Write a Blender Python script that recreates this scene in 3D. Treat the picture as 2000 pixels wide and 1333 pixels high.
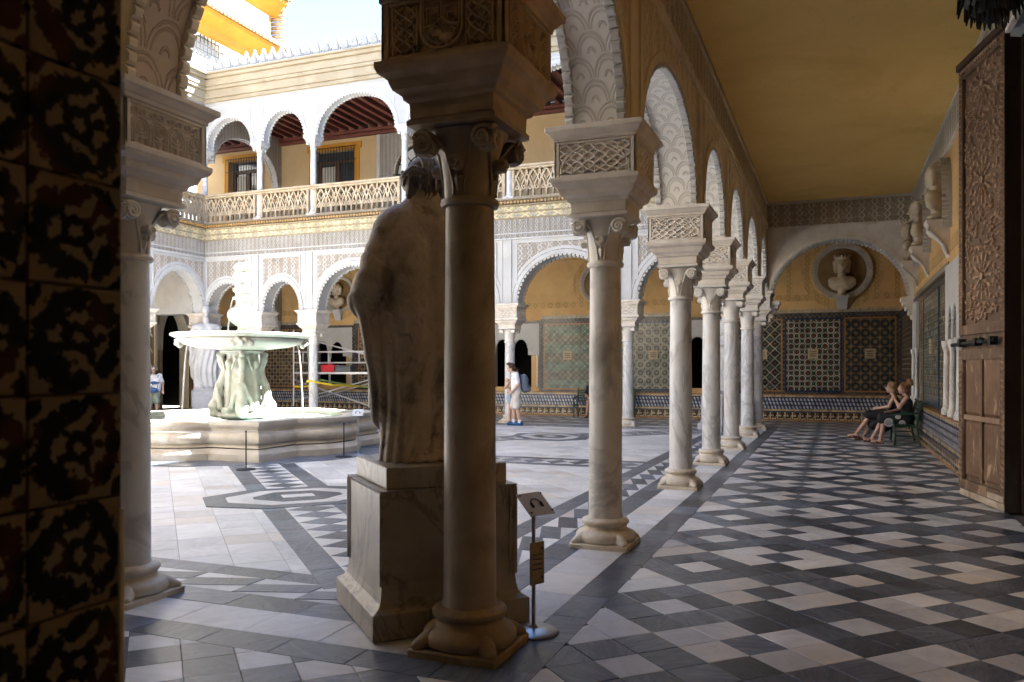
import bpy, bmesh, math, random
import numpy as np
from math import sin, cos, pi, radians, sqrt
random.seed(7); rng = np.random.RandomState(7)
for o in list(bpy.data.objects): bpy.data.objects.remove(o)
S = bpy.context.scene
COL = S.collection
# ---------------------------------------------------------------- camera
cam = bpy.data.objects.new('camera', bpy.data.cameras.new('camera')); COL.objects.link(cam)
cam.location = (0, 0, 1.63); cam.rotation_euler = (pi/2, 0, radians(21.59))
cam.data.sensor_width = 36; cam.data.lens = 1602/2000*36; cam.data.shift_y = 0.02675
cam.data.clip_start = 0.05; cam.data.clip_end = 2000
cam.data.dof.use_dof = True; cam.data.dof.focus_distance = 9.5; cam.data.dof.aperture_fstop = 6.3
S.camera = cam
S.render.resolution_x = 1024; S.render.resolution_y = 682
# ---------------------------------------------------------------- sky, sun, exposure
SUN_DIR = (0.853, 0.52); SUN_EL = radians(52.5)
w = bpy.data.worlds.new('World'); S.world = w; w.use_nodes = True
nt = w.node_tree; nt.nodes.clear()
sky = nt.nodes.new('ShaderNodeTexSky'); sky.sky_type = 'NISHITA'; sky.sun_disc = False
sky.sun_elevation = SUN_EL; sky.sun_rotation = math.atan2(SUN_DIR[0], SUN_DIR[1])
sky.altitude = 2600; sky.air_density = 1.0; sky.dust_density = 0.0; sky.ozone_density = 2.0
bg = nt.nodes.new('ShaderNodeBackground'); bg.inputs[1].default_value = 0.05
wo = nt.nodes.new('ShaderNodeOutputWorld')
nt.links.new(sky.outputs[0], bg.inputs[0]); nt.links.new(bg.outputs[0], wo.inputs[0])
sl = bpy.data.lights.new('sun', 'SUN'); sl.energy = 5.0; sl.angle = radians(0.5); sl.color = (1, .98, .95)
so = bpy.data.objects.new('sun', sl); COL.objects.link(so)
hl = sqrt(SUN_DIR[0]**2+SUN_DIR[1]**2)
from mathutils import Vector, Matrix
dv = Vector((SUN_DIR[0]/hl*cos(SUN_EL), SUN_DIR[1]/hl*cos(SUN_EL), sin(SUN_EL)))
so.rotation_euler = dv.to_track_quat('Z', 'Y').to_euler(); so.location = (0, 0, 40)
S.view_settings.view_transform = 'Standard'; S.view_settings.look = 'None'
S.view_settings.gamma = 1; S.view_settings.use_curve_mapping = False
S.view_settings.exposure = 4.15
S.render.engine = 'CYCLES'
S.cycles.max_bounces = 8; S.cycles.diffuse_bounces = 6; S.cycles.glossy_bounces = 3; S.cycles.transmission_bounces = 4
S.cycles.caustics_reflective = False; S.cycles.caustics_refractive = False

# ---------------------------------------------------------------- mesh helpers
class MB:
    """collects faces; build() links them as one mesh object"""
    def __init__(s, fr=None): s.v = []; s.f = []; s.uv = []; s.t = []; s.fr = fr; s.tint = None
    def P(s, p):
        if s.fr is None: return tuple(p)
        o, U, W = s.fr
        return (o[0]+p[0]*U[0]+p[1]*W[0], o[1]+p[0]*U[1]+p[1]*W[1], o[2]+p[2])
    def poly(s, pts, uv=None):
        i = len(s.v); s.v += [s.P(p) for p in pts]; s.f.append(tuple(range(i, i+len(pts))))
        s.uv.append(uv if uv else [(p[0], p[2]) for p in pts]); s.t.append(s.tint or 0.5)
    def mesh(s, V, F):
        i = len(s.v); s.v += [s.P(p) for p in V]
        for f in F:
            s.f.append(tuple(i+k for k in f)); s.uv.append([(V[k][0], V[k][2]) for k in f]); s.t.append(s.tint or 0.5)
    def box(s, x0, x1, y0, y1, z0, z1):
        s.mesh([(x0,y0,z0),(x1,y0,z0),(x1,y1,z0),(x0,y1,z0),(x0,y0,z1),(x1,y0,z1),(x1,y1,z1),(x0,y1,z1)],
               [(0,3,2,1),(4,5,6,7),(0,1,5,4),(1,2,6,5),(2,3,7,6),(3,0,4,7)])
    def prism(s, pts, z0, z1):
        n = len(pts)
        s.mesh([(p[0],p[1],z0) for p in pts]+[(p[0],p[1],z1) for p in pts],
               [tuple(range(n-1,-1,-1)), tuple(range(n,2*n))]+[(k,(k+1)%n,n+(k+1)%n,n+k) for k in range(n)])
    def slab(s, pts, w0, w1):
        """polygon in (u,z) extruded along w"""
        n = len(pts)
        s.mesh([(p[0],w0,p[1]) for p in pts]+[(p[0],w1,p[1]) for p in pts],
               [tuple(range(n-1,-1,-1)), tuple(range(n,2*n))]+[(k,(k+1)%n,n+(k+1)%n,n+k) for k in range(n)])
    def loft(s, rings, cap=True, close=True):
        n = len(rings[0]); V = [p for r in rings for p in r]; F = []
        for a in range(len(rings)-1):
            for k in range(n if close else n-1):
                F.append((a*n+k, a*n+(k+1)%n, (a+1)*n+(k+1)%n, (a+1)*n+k))
        if cap: F += [tuple(range(n-1,-1,-1)), tuple(range((len(rings)-1)*n, len(rings)*n))]
        s.mesh(V, F)
    def lathe(s, prof, c=(0,0,0), n=24, sq=False, fn=None):
        R = []
        for r, z in prof:
            if sq: R.append([(c[0]+a*r, c[1]+b*r, c[2]+z) for a, b in ((-1,-1),(1,-1),(1,1),(-1,1))])
            else:
                R.append([(c[0]+(fn(2*pi*k/n, r, z) if fn else r)*cos(2*pi*k/n), c[1]+(fn(2*pi*k/n, r, z) if fn else r)*sin(2*pi*k/n), c[2]+z) for k in range(n)])
        s.loft(R)
    def tube(s, pts, r, n=6, r1=None):
        pts = [Vector(p) for p in pts]; R = []; up = Vector((0.13, 0.21, 0.97))
        for i, p in enumerate(pts):
            t = (pts[min(i+1, len(pts)-1)]-pts[max(i-1, 0)])
            if t.length < 1e-9: t = Vector((0,0,1))
            t.normalize(); a = t.cross(up)
            if a.length < .05: a = t.cross(Vector((1,0,0)))
            a.normalize(); b = t.cross(a)
            rr = r if r1 is None else r+(r1-r)*i/(len(pts)-1)
            R.append([tuple(p+a*(rr*cos(2*pi*k/n))+b*(rr*sin(2*pi*k/n))) for k in range(n)])
        s.loft(R)
    def build(s, name, mat, parent=None, smooth=False, bevel=0, loc=None, fixn=True, data_only=False):
        me = bpy.data.meshes.new(name); me.from_pydata(s.v, [], s.f)
        uvl = me.uv_layers.new(name='UVMap')
        if len(uvl.data): uvl.data.foreach_set('uv', np.array([c for f in s.uv for p in f for c in p[:2]], dtype=np.float32))
        at = me.attributes.new('tint', 'FLOAT', 'FACE'); at.data.foreach_set('value', np.array(s.t, dtype=np.float32))
        if fixn:
            bm = bmesh.new(); bm.from_mesh(me); bmesh.ops.recalc_face_normals(bm, faces=bm.faces); bm.to_mesh(me); bm.free()
        if mat: me.materials.append(mat)
        if smooth:
            me.polygons.foreach_set('use_smooth', [True]*len(me.polygons))
            try: me.set_sharp_from_angle(angle=radians(38))
            except Exception: pass
        if data_only: return me
        return add(name, me, parent, loc, bevel)
class MBL(list):
    def build(s, name, mat, parent=None, kind=None, **k):
        for b in s:
            o = b.build(name, mat, parent, **k)
            if kind: o['kind'] = kind
def add(name, me, parent=None, loc=None, bevel=0):
    o = bpy.data.objects.new(name, me); COL.objects.link(o)
    if parent: o.parent = parent
    if loc: o.location = loc
    if bevel:
        m = o.modifiers.new('bevel', 'BEVEL'); m.width = bevel; m.segments = 2; m.limit_method = 'ANGLE'; m.angle_limit = radians(40)
        m.harden_normals = False
    return o
def empty(name, loc=(0,0,0), rz=0, parent=None):
    o = bpy.data.objects.new(name, None); COL.objects.link(o); o.location = loc; o.rotation_euler[2] = rz
    o.empty_display_size = .2
    if parent: o.parent = parent
    return o
def tag(o, label=None, cat=None, group=None, kind=None):
    if label: o['label'] = label
    if cat: o['category'] = cat
    if group: o['group'] = group
    if kind: o['kind'] = kind
    return o
def copy_tree(o, parent=None):
    c = o.copy(); COL.objects.link(c); c.parent = parent
    for ch in list(o.children): copy_tree(ch, c)
    return c

# ---------------------------------------------------------------- organic surfaces: blended solids, surface nets
def organic(prims, vox=.015, k=.03, disp=None, pad=.05):
    lo = np.array([1e9]*3); hi = -lo
    for p in prims:
        pts = [np.array(q, float) for q in (p[1:3] if p[0] == 'c' else p[1:2])]
        r = max(p[3], p[4]) if p[0] == 'c' else max(p[2])
        for q in pts: lo = np.minimum(lo, q-r); hi = np.maximum(hi, q+r)
    lo -= pad; hi += pad
    n = np.ceil((hi-lo)/vox).astype(int)+1
    ax = [lo[i]+np.arange(n[i])*vox for i in range(3)]
    G = np.stack(np.meshgrid(*ax, indexing='ij'), -1).astype(np.float32)
    f = np.full(G.shape[:3], 10., np.float32)
    for p in prims:
        if p[0] == 'c':
            a = np.array(p[1], np.float32); b = np.array(p[2], np.float32); ba = b-a
            t = np.clip(((G-a)@ba)/max(1e-9, float(ba@ba)), 0, 1)
            d = np.linalg.norm(G-a-t[..., None]*ba, axis=-1)-(p[3]+(p[4]-p[3])*t)
        else:
            c = np.array(p[1], np.float32); r = np.array(p[2], np.float32); q = G-c
            if len(p) > 3 and p[3]:
                R = np.array(Matrix.Rotation(p[3], 3, p[4] if len(p) > 4 else 'Z'), np.float32); q = q@R
            m = np.linalg.norm(q/r, axis=-1); m2 = np.linalg.norm(q/(r*r), axis=-1)
            d = m*(m-1)/np.maximum(m2, 1e-6)
        h = np.clip(.5+.5*(f-d)/k, 0, 1); f = f+(d-f)*h-k*h*(1-h)
    if disp is not None: f = f-disp(G)
    return nets(f, lo, vox)
def nets(f, lo, vox):
    s = f < 0; nx, ny, nz = f.shape
    cs = np.zeros((nx-1, ny-1, nz-1), int)
    for i in (0,1):
        for j in (0,1):
            for l in (0,1): cs += s[i:nx-1+i, j:ny-1+j, l:nz-1+l]
    act = (cs > 0) & (cs < 8)
    idx = -np.ones(act.shape, int); C = np.argwhere(act); idx[act] = np.arange(len(C))
    acc = np.zeros((len(C), 3)); cnt = np.zeros(len(C))
    cr = [(i,j,l) for i in (0,1) for j in (0,1) for l in (0,1)]
    for a in cr:
        for ax in range(3):
            if a[ax] == 0:
                b = list(a); b[ax] = 1
                fa = f[C[:,0]+a[0], C[:,1]+a[1], C[:,2]+a[2]]; fb = f[C[:,0]+b[0], C[:,1]+b[1], C[:,2]+b[2]]
                m = (fa < 0) != (fb < 0); t = np.where(m, fa/np.where(fa == fb, 1, fa-fb), 0)
                q = np.array(a, float)[None, :]+np.zeros((len(C), 3)); q[:, ax] += t
                acc[m] += q[m]; cnt[m] += 1
    V = lo+(C+acc/np.maximum(cnt, 1)[:, None])*vox
    F = []
    for ax in range(3):
        sl0 = [slice(None)]*3; sl1 = [slice(None)]*3; sl0[ax] = slice(0, -1); sl1[ax] = slice(1, None)
        e = s[tuple(sl0)] != s[tuple(sl1)]; E_ = np.argwhere(e)
        o1, o2 = [(1,2),(2,0),(0,1)][ax]
        E_ = E_[(E_[:,o1] > 0) & (E_[:,o2] > 0) & (E_[:,o1] < f.shape[o1]-1) & (E_[:,o2] < f.shape[o2]-1)]
        q = []
        for d1, d2 in ((-1,-1),(0,-1),(0,0),(-1,0)):
            c = E_.copy(); c[:,o1] += d1; c[:,o2] += d2; q.append(idx[c[:,0], c[:,1], c[:,2]])
        q = np.stack(q, 1); fl = s[E_[:,0], E_[:,1], E_[:,2]]
        q[~fl] = q[~fl][:, ::-1]; F.append(q)
    F = np.concatenate(F); F = F[(F >= 0).all(1)]
    return V, F
def omesh(name, VF, mat):
    V, F = VF; me = bpy.data.meshes.new(name)
    me.from_pydata(V.tolist(), [], F.tolist()); me.materials.append(mat)
    me.polygons.foreach_set('use_smooth', [True]*len(me.polygons)); return me

# ---------------------------------------------------------------- material helpers
class NB:
    def __init__(s, name):
        s.m = bpy.data.materials.new(name); s.m.use_nodes = True; s.t = s.m.node_tree; s.t.nodes.clear()
        s.out = s.n('ShaderNodeOutputMaterial'); s.b = s.n('ShaderNodeBsdfPrincipled'); s.t.links.new(s.b.outputs[0], s.out.inputs[0])
    def n(s, ty, **k):
        x = s.t.nodes.new(ty)
        for a, v in k.items(): setattr(x, a, v)
        return x
    def l(s, a, i):
        if isinstance(a, (int, float)): i.default_value = a
        elif isinstance(a, tuple): i.default_value = a if len(a) == 4 or i.type == 'VECTOR' else (*a, 1)
        else: s.t.links.new(a, i)
    def ma(s, op, a, b=None, c=None):
        x = s.n('ShaderNodeMath', operation=op); s.l(a, x.inputs[0])
        if b is not None: s.l(b, x.inputs[1])
        if c is not None: s.l(c, x.inputs[2])
        return x.outputs[0]
    def mix(s, f, a, b):
        x = s.n('ShaderNodeMix', data_type='RGBA'); s.l(f, x.inputs[0]); s.l(a, x.inputs[6]); s.l(b, x.inputs[7]); return x.outputs[2]
    def mul(s, a, b):
        x = s.n('ShaderNodeMix', data_type='RGBA', blend_type='MULTIPLY'); x.inputs[0].default_value = 1; s.l(a, x.inputs[6]); s.l(b, x.inputs[7]); return x.outputs[2]
    def pos(s): return s.n('ShaderNodeNewGeometry').outputs['Position']
    def obj(s): return s.n('ShaderNodeTexCoord').outputs['Object']
    def uvw(s): return s.n('ShaderNodeTexCoord').outputs['UV']
    def sep(s, v):
        x = s.n('ShaderNodeSeparateXYZ'); s.l(v, x.inputs[0]); return x.outputs
    def noise(s, v, sc, det=4, ro=.55, dist=0):
        x = s.n('ShaderNodeTexNoise'); s.l(v, x.inputs['Vector']); x.inputs['Scale'].default_value = sc; x.inputs['Detail'].default_value = det
        x.inputs['Roughness'].default_value = ro; x.inputs['Distortion'].default_value = dist; return x.outputs[0]
    def vor(s, v, sc, feat='F1', out=0, rnd=1.):
        x = s.n('ShaderNodeTexVoronoi', feature=feat); s.l(v, x.inputs['Vector']); x.inputs['Scale'].default_value = sc; x.inputs['Randomness'].default_value = rnd; return x.outputs[out]
    def scale(s, v, k):
        x = s.n('ShaderNodeMapping'); s.l(v, x.inputs[0]); x.inputs['Scale'].default_value = k; return x.outputs[0]
    def step(s, v, a, b):
        x = s.n('ShaderNodeMapRange', interpolation_type='SMOOTHSTEP'); s.l(v, x.inputs[0]); x.inputs[1].default_value = a; x.inputs[2].default_value = b; return x.outputs[0]
    def cell(s, u, p):   # centred repeat -.5 .. .5
        return s.ma('SUBTRACT', s.ma('FRACT', s.ma('DIVIDE', u, p)), .5)
    def attr(s, nm): return s.n('ShaderNodeAttribute', attribute_name=nm).outputs['Fac']
    def done(s, col, rough=.6, bump=None, bs=.3, bd=.01, spec=None, metal=None):
        s.l(col, s.b.inputs['Base Color']); s.l(rough, s.b.inputs['Roughness'])
        if spec is not None: s.b.inputs['Specular IOR Level'].default_value = spec
        if metal is not None: s.b.inputs['Metallic'].default_value = metal
        if bump is not None:
            x = s.n('ShaderNodeBump'); x.inputs['Strength'].default_value = bs; x.inputs['Distance'].default_value = bd
            s.l(bump, x.inputs['Height']); s.t.links.new(x.outputs[0], s.b.inputs['Normal'])
        return s.m
def stone(name, a, b, sc=3, rough=.6, stain=None, ss=1.2, amt=.5, pit=0, bs=.25, bd=.006, veins=None, coord='pos'):
    m = NB(name); p = m.pos() if coord == 'pos' else m.obj()
    n1 = m.noise(p, sc, 6, .6, .4); col = m.mix(m.step(n1, .3, .7), a, b)
    if stain:
        n2 = m.noise(p, ss, 5, .65, .8); col = m.mix(m.ma('MULTIPLY', m.step(n2, .48, .72), amt), col, stain)
    if veins:
        x = m.noise(m.scale(p, (1, 1, .45)), veins[1], 5, .6, 1.6)
        v = m.ma('SUBTRACT', 1., m.step(m.ma('ABSOLUTE', m.ma('SUBTRACT', x, .5)), 0, veins[2]))
        col = m.mix(m.ma('MULTIPLY', v, veins[3]), col, veins[0])
    h = m.noise(p, 40, 4, .7)
    if pit: h = m.ma('SUBTRACT', h, m.ma('MULTIPLY', m.step(m.noise(p, 14, 5, .75), .58, .7), pit))
    return m.done(col, rough, h, bs, bd)
# ---------------------------------------------------------------- materials
def carved(name, hi, lo, axis='x', p=.16, q=.22, veg=26, bs=1., bd=.03, uv=False, rough=.8):
    m = NB(name); P = m.uvw() if uv else m.pos(); x, y, z = m.sep(P)
    u, v = (x, y) if uv else ((x if axis == 'x' else y), z)
    ph = m.ma('MULTIPLY', u, 2*pi/p); sw = m.ma('MULTIPLY', m.ma('SINE', m.ma('MULTIPLY', v, 2*pi/q)), 1.3)
    r = None
    for sg in (1, -1):
        a = m.ma('ABSOLUTE', m.ma('SINE', m.ma('MULTIPLY_ADD', sw, .5*sg, m.ma('MULTIPLY', ph, .5))))
        k = m.ma('SUBTRACT', 1., m.step(a, .12, .42)); r = k if r is None else m.ma('MAXIMUM', r, k)
    vg = m.ma('SUBTRACT', 1., m.step(m.vor(P, veg, 'DISTANCE_TO_EDGE'), .02, .16))
    h = m.ma('MAXIMUM', r, m.ma('MULTIPLY', vg, .65))
    n = m.noise(P, 1.3, 5, .6)
    col = m.mix(h, lo, hi); col = m.mul(col, m.mix(m.step(n, .3, .75), (1, 1, 1), (.80, .77, .72)))
    return m.done(col, rough, h, bs, bd)
def azulejo(name, axis, p, bg, c1, c2, c3, kind, dim=1.):
    m = NB(name); P = m.pos(); x, y, z = m.sep(P); u = x if axis == 'x' else y
    fx = m.cell(u, p); fy = m.cell(z, p)
    ax, ay = m.ma('ABSOLUTE', fx), m.ma('ABSOLUTE', fy)
    r0 = m.ma('SQRT', m.ma('ADD', m.ma('MULTIPLY', fx, fx), m.ma('MULTIPLY', fy, fy)))
    gx, gy = m.ma('SUBTRACT', .5, ax), m.ma('SUBTRACT', .5, ay)
    r1 = m.ma('SQRT', m.ma('ADD', m.ma('MULTIPLY', gx, gx), m.ma('MULTIPLY', gy, gy)))
    rr = m.ma('MINIMUM', r0, r1); dia = m.ma('ADD', ax, ay)
    band = lambda a, c, wd: m.ma('SUBTRACT', 1., m.step(m.ma('ABSOLUTE', m.ma('SUBTRACT', a, c)), wd*.6, wd))
    if kind == 'ring':
        col = m.mix(band(rr, .29, .065), bg, c1); col = m.mix(band(rr, .12, .1), col, c2)
        col = m.mix(band(dia, .5, .04), col, c3)
    elif kind == 'star':
        col = m.mix(band(m.ma('MINIMUM', ax, ay), .0, .07), bg, c1); col = m.mix(band(dia, .5, .09), col, c2)
        col = m.mix(band(rr, .2, .06), col, c1); col = m.mix(band(rr, .06, .06), col, c3)
    elif kind == 'diamond':
        col = m.mix(band(dia, .5, .10), bg, c1); col = m.mix(band(dia, .22, .07), col, c2); col = m.mix(band(rr, .03, .05), col, c3)
    elif kind == 'dots':
        col = m.mix(band(r0, .24, .09), c1, bg); col = m.mix(band(r0, .05, .08), col, c2); col = m.mix(band(dia, .93, .12), col, c3)
    elif kind == 'fine':
        ro = m.ma('SINE', m.ma('MULTIPLY', z, 2*pi/.62))
        col = m.mix(m.step(ro, -.5, .5), c1, c2); col = m.mix(m.ma('MULTIPLY', band(rr, .28, .12), .8), col, bg); col = m.mix(band(dia, .5, .08), col, c3)
    elif kind == 'dash':
        sh = m.cell(m.ma('MULTIPLY_ADD', z, .35, u), p); row = m.cell(z, p*1.15)
        col = m.mix(m.ma('MULTIPLY', m.ma('SUBTRACT', 1., m.step(m.ma('ABSOLUTE', sh), .16, .26)), m.ma('SUBTRACT', 1., m.step(m.ma('ABSOLUTE', row), .3, .42))), bg, c1)
        col = m.mix(m.ma('MULTIPLY', m.step(m.ma('ABSOLUTE', row), .3, .45), .5), col, c2)
    elif kind == 'hook':
        a = m.ma('MAXIMUM', band(fx, -.28, .1), m.ma('MULTIPLY', band(fy, .22, .12), m.ma('LESS_THAN', fx, .2)))
        a = m.ma('MAXIMUM', a, m.ma('MULTIPLY', band(fy, -.2, .1), m.ma('GREATER_THAN', fx, -.1)))
        col = m.mix(a, bg, c1); col = m.mix(band(rr, .45, .06), col, c2)
    n = m.noise(P, 2.2, 4, .6); n2 = m.noise(P, 45, 2, .5)
    wv = m.n('ShaderNodeTexWhiteNoise', noise_dimensions='2D'); cb = m.n('ShaderNodeCombineXYZ'); m.l(m.ma('FLOOR', m.ma('DIVIDE', u, .135)), cb.inputs[0]); m.l(m.ma('FLOOR', m.ma('DIVIDE', z, .135)), cb.inputs[1]); m.t.links.new(cb.outputs[0], wv.inputs['Vector'])
    col = m.mul(col, m.mix(wv.outputs[0], (.62, .64, .66), (1.3, 1.27, 1.2)))
    col = m.mul(col, m.mix(n, (.72*dim, .7*dim, .66*dim), (1.15*dim, 1.12*dim, 1.08*dim)))
    tx = m.ma('ABSOLUTE', m.cell(u, .135)); tz = m.ma('ABSOLUTE', m.cell(z, .135))
    g = m.step(m.ma('MAXIMUM', tx, tz), .475, .497)
    col = m.mix(m.ma('MULTIPLY', g, .5), col, (.16, .13, .1))
    return m.done(col, m.mix(g, (.22, .22, .22), (.8, .8, .8)), m.ma('SUBTRACT', m.ma('MULTIPLY', n2, .3), g), .25, .003)
def tilemat(name, dark, src):
    m = NB(name)
    if src == 'obj':
        oi = m.n('ShaderNodeObjectInfo'); rnd = oi.outputs['Random']
    else: rnd = m.attr('tint')
    P = m.pos()
    off = m.n('ShaderNodeCombineXYZ'); m.l(m.ma('MULTIPLY', rnd, 37.), off.inputs[2])
    va = m.n('ShaderNodeVectorMath', operation='ADD'); m.l(P, va.inputs[0]); m.t.links.new(off.outputs[0], va.inputs[1]); Q = va.outputs[0]
    rot = m.n('ShaderNodeVectorRotate', rotation_type='Z_AXIS'); m.l(Q, rot.inputs[0]); m.l(m.ma('MULTIPLY', rnd, 6.28), rot.inputs['Angle']); Q = rot.outputs[0]
    if dark:
        n = m.noise(m.scale(Q, (1, 5.5, 1)), 4.5, 7, .65, .8); n2 = m.noise(Q, 22, 4, .6)
        col = m.mix(m.step(n, .3, .75), (.042, .054, .078), (.135, .16, .20))
        col = m.mix(m.ma('MULTIPLY', m.step(n, .66, .8), .6), col, (.42, .44, .47))
        col = m.mul(col, m.mix(rnd, (.5, .52, .55), (1.75, 1.7, 1.65)))
        ro = m.ma('MULTIPLY_ADD', n2, .25, .20)
    else:
        n = m.noise(m.scale(Q, (1, 3, 1)), 3, 6, .6, .9); n2 = m.noise(Q, 16, 4, .6)
        col = m.mix(m.step(n, .35, .75), (.77, .765, .75), (.63, .62, .60))
        rj = m.ma('FRACT', m.ma('MULTIPLY', rnd, 7.31))
        col = m.mix(m.ma('MULTIPLY', m.step(rj, .72, .98), .5), col, (.62, .53, .42))
        col = m.mix(m.ma('MULTIPLY', m.step(n2, .6, .75), .25), col, (.35, .33, .3))
        col = m.mul(col, m.mix(rnd, (.78, .79, .81), (1.07, 1.06, 1.04)))
        ro = m.ma('MULTIPLY_ADD', n2, .25, .24)
    d = m.noise(P, .9, 5, .65); col = m.mul(col, m.mix(m.step(d, .3, .7), (.80, .79, .77), (1.04, 1.04, 1.04)))
    return m.done(col, ro, m.noise(P, 9, 3, .5), .06, .004)
M = {}
M['white_tile'] = tilemat('white_tile_marble', False, 'obj'); M['dark_tile'] = tilemat('dark_tile_marble', True, 'obj')
M['white_tile_f'] = tilemat('white_paving_marble', False, 'face'); M['dark_tile_f'] = tilemat('dark_paving_marble', True, 'face')
M['grout'] = stone('grout', (.07, .06, .05), (.12, .11, .10), 8, .9)
M['stucco'] = stone('white_stucco', (.49, .49, .49), (.43, .425, .415), 2.5, .85, (.55, .49, .40), .9, .35)
M['upper_stucco'] = stone('upper_stucco', (.40, .40, .40), (.345, .34, .33), 2.2, .85, (.34, .31, .27), 1.2, .5)
M['stucco_beige'] = stone('beige_stucco', (.74, .65, .51), (.65, .55, .42), 2.5, .85, (.36, .27, .17), 1.1, .5)  # gallery-side tone: bounce from the ochre ceiling is put into the beige
M['impost'] = stone('impost_stone', (.70, .65, .58), (.60, .54, .47), 4, .75, (.42, .34, .25), 2.2, .4, bs=.3)
M['impost_dark'] = stone('dark_impost_stone', (.50, .375, .255), (.38, .275, .18), 4, .75, (.20, .13, .08), 2.5, .5, bs=.35)  # the dark stones are browner copies, for the corner column only
M['shaft'] = stone('column_marble', (.68, .675, .67), (.585, .58, .565), 2.2, .38, (.50, .42, .32), 1.4, .45, veins=((.30, .30, .31), 1.5, .05, .55))
M['shaft_stained'] = stone('stained_column_marble', (.66, .63, .59), (.55, .51, .46), 2.2, .4, (.20, .175, .15), 1.1, .75, veins=((.26, .25, .24), 1.3, .05, .5))
M['shaft_dark'] = stone('dark_column_marble', (.40, .32, .24), (.27, .205, .145), 3, .42, (.09, .06, .038), 1.8, .75, bs=.2)
M['base_stone'] = stone('column_base_marble', (.66, .60, .50), (.54, .46, .35), 5, .5, (.34, .24, .13), 4, .6)
M['base_dark'] = stone('dark_base_marble', (.37, .265, .15), (.26, .18, .095), 5, .5, (.14, .085, .04), 4, .6)
M['capital'] = stone('capital_marble', (.72, .69, .64), (.62, .58, .52), 4, .5, (.45, .36, .26), 3, .4)
M['capital_dark'] = stone('dark_capital_marble', (.38, .295, .21), (.27, .20, .135), 4, .5, (.17, .11, .065), 3, .55)
M['field_brown'] = stone('shaded_ochre_field', (.26, .16, .06), (.18, .11, .04), 2, .85)  # concave field modelled flat; its recess shade is put into the brown
M['ochre'] = stone('ochre_ceiling_plaster', (.86, .60, .20), (.82, .555, .175), .9, .8, (.67, .42, .10), .5, .5, bs=.2, bd=.01, veins=((.62, .40, .11), .8, .008, .3))
M['wall_ochre'] = stone('ochre_wall_plaster', (.62, .41, .18), (.55, .33, .14), 1.2, .85, (.42, .29, .13), .8, .6, bs=.15)
M['wall_upper'] = stone('pale_ochre_plaster', (.50, .375, .21), (.45, .325, .17), 1., .85, (.54, .40, .22), .7, .4, bs=.1)
M['whitewash'] = stone('whitewash', (.82, .81, .79), (.76, .75, .73), 1.2, .9, (.62, .58, .5), .5, .25)
M['merlon_stone'] = stone('merlon_plaster', (.36, .355, .34), (.29, .285, .27), 4, .9, (.24, .22, .19), 3, .5)
M['wing_stone'] = stone('dimmed_wing_plaster', (.50, .46, .40), (.43, .39, .33), 1.2, .9)  # albedo lowered for the missing dark arches, to cut bounced sunlight
M['yellow'] = stone('yellow_paint', (.50, .235, .018), (.42, .19, .014), 1.5, .8)
M['cornice'] = stone('weathered_cornice', (.37, .31, .215), (.29, .235, .155), 1.6, .85, (.33, .27, .19), 1.1, .55)
M['tan_stone'] = stone('balustrade_stone', (.47, .395, .285), (.37, .295, .20), 3.5, .85, (.32, .22, .12), 3, .6)
M['carve_x'] = carved('carved_stucco_court', (.51, .505, .495), (.34, .305, .255), 'x', .17, .24)  # carved stucco recesses: ochre ground, plus relief shade put into the colour
M['carve_y'] = carved('carved_stucco_wing', (.53, .52, .505), (.35, .30, .25), 'y', .17, .24)
M['spandrel_x'] = carved('carved_spandrel_court', (.53, .515, .495), (.36, .31, .25), 'x', .31, .3, 17)
M['spandrel_y'] = carved('carved_spandrel_wing', (.60, .575, .54), (.40, .33, .26), 'y', .31, .3, 17)
M['arcade_carve'] = carved('carved_arcade_plaster', (.74, .65, .51), (.56, .46, .33), 'y', .36, .42, 11, .6, .012)
M['portal_carve'] = carved('shaded_portal_stucco', (.42, .33, .235), (.20, .145, .095), 'y', .2, .26, 22)  # shade behind the arches is put into this brown
M['frieze_x'] = carved('carved_frieze_cross', (.66, .57, .45), (.38, .30, .21), 'x', .30, .34, 20)
M['frieze_y'] = carved('carved_frieze_gallery', (.68, .59, .46), (.42, .33, .23), 'y', .30, .34, 20)
M['frieze_white'] = carved('carved_frieze_wall', (.66, .60, .52), (.40, .34, .27), 'y', .30, .34, 20)
M['paint_x'] = carved('painted_cornice_court', (.62, .53, .33), (.28, .27, .22), 'x', .5, .3, 12, .2)
M['paint_y'] = carved('painted_cornice_wing', (.62, .53, .33), (.28, .27, .22), 'y', .5, .3, 12, .2)
M['painted_band_x'] = carved('painted_band', (.42, .27, .09), (.60, .40, .18), 'x', .28, .3, 14, 0.)
M['painted_band_y'] = carved('painted_band_side', (.42, .27, .09), (.60, .40, .18), 'y', .28, .3, 14, 0.)
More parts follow.
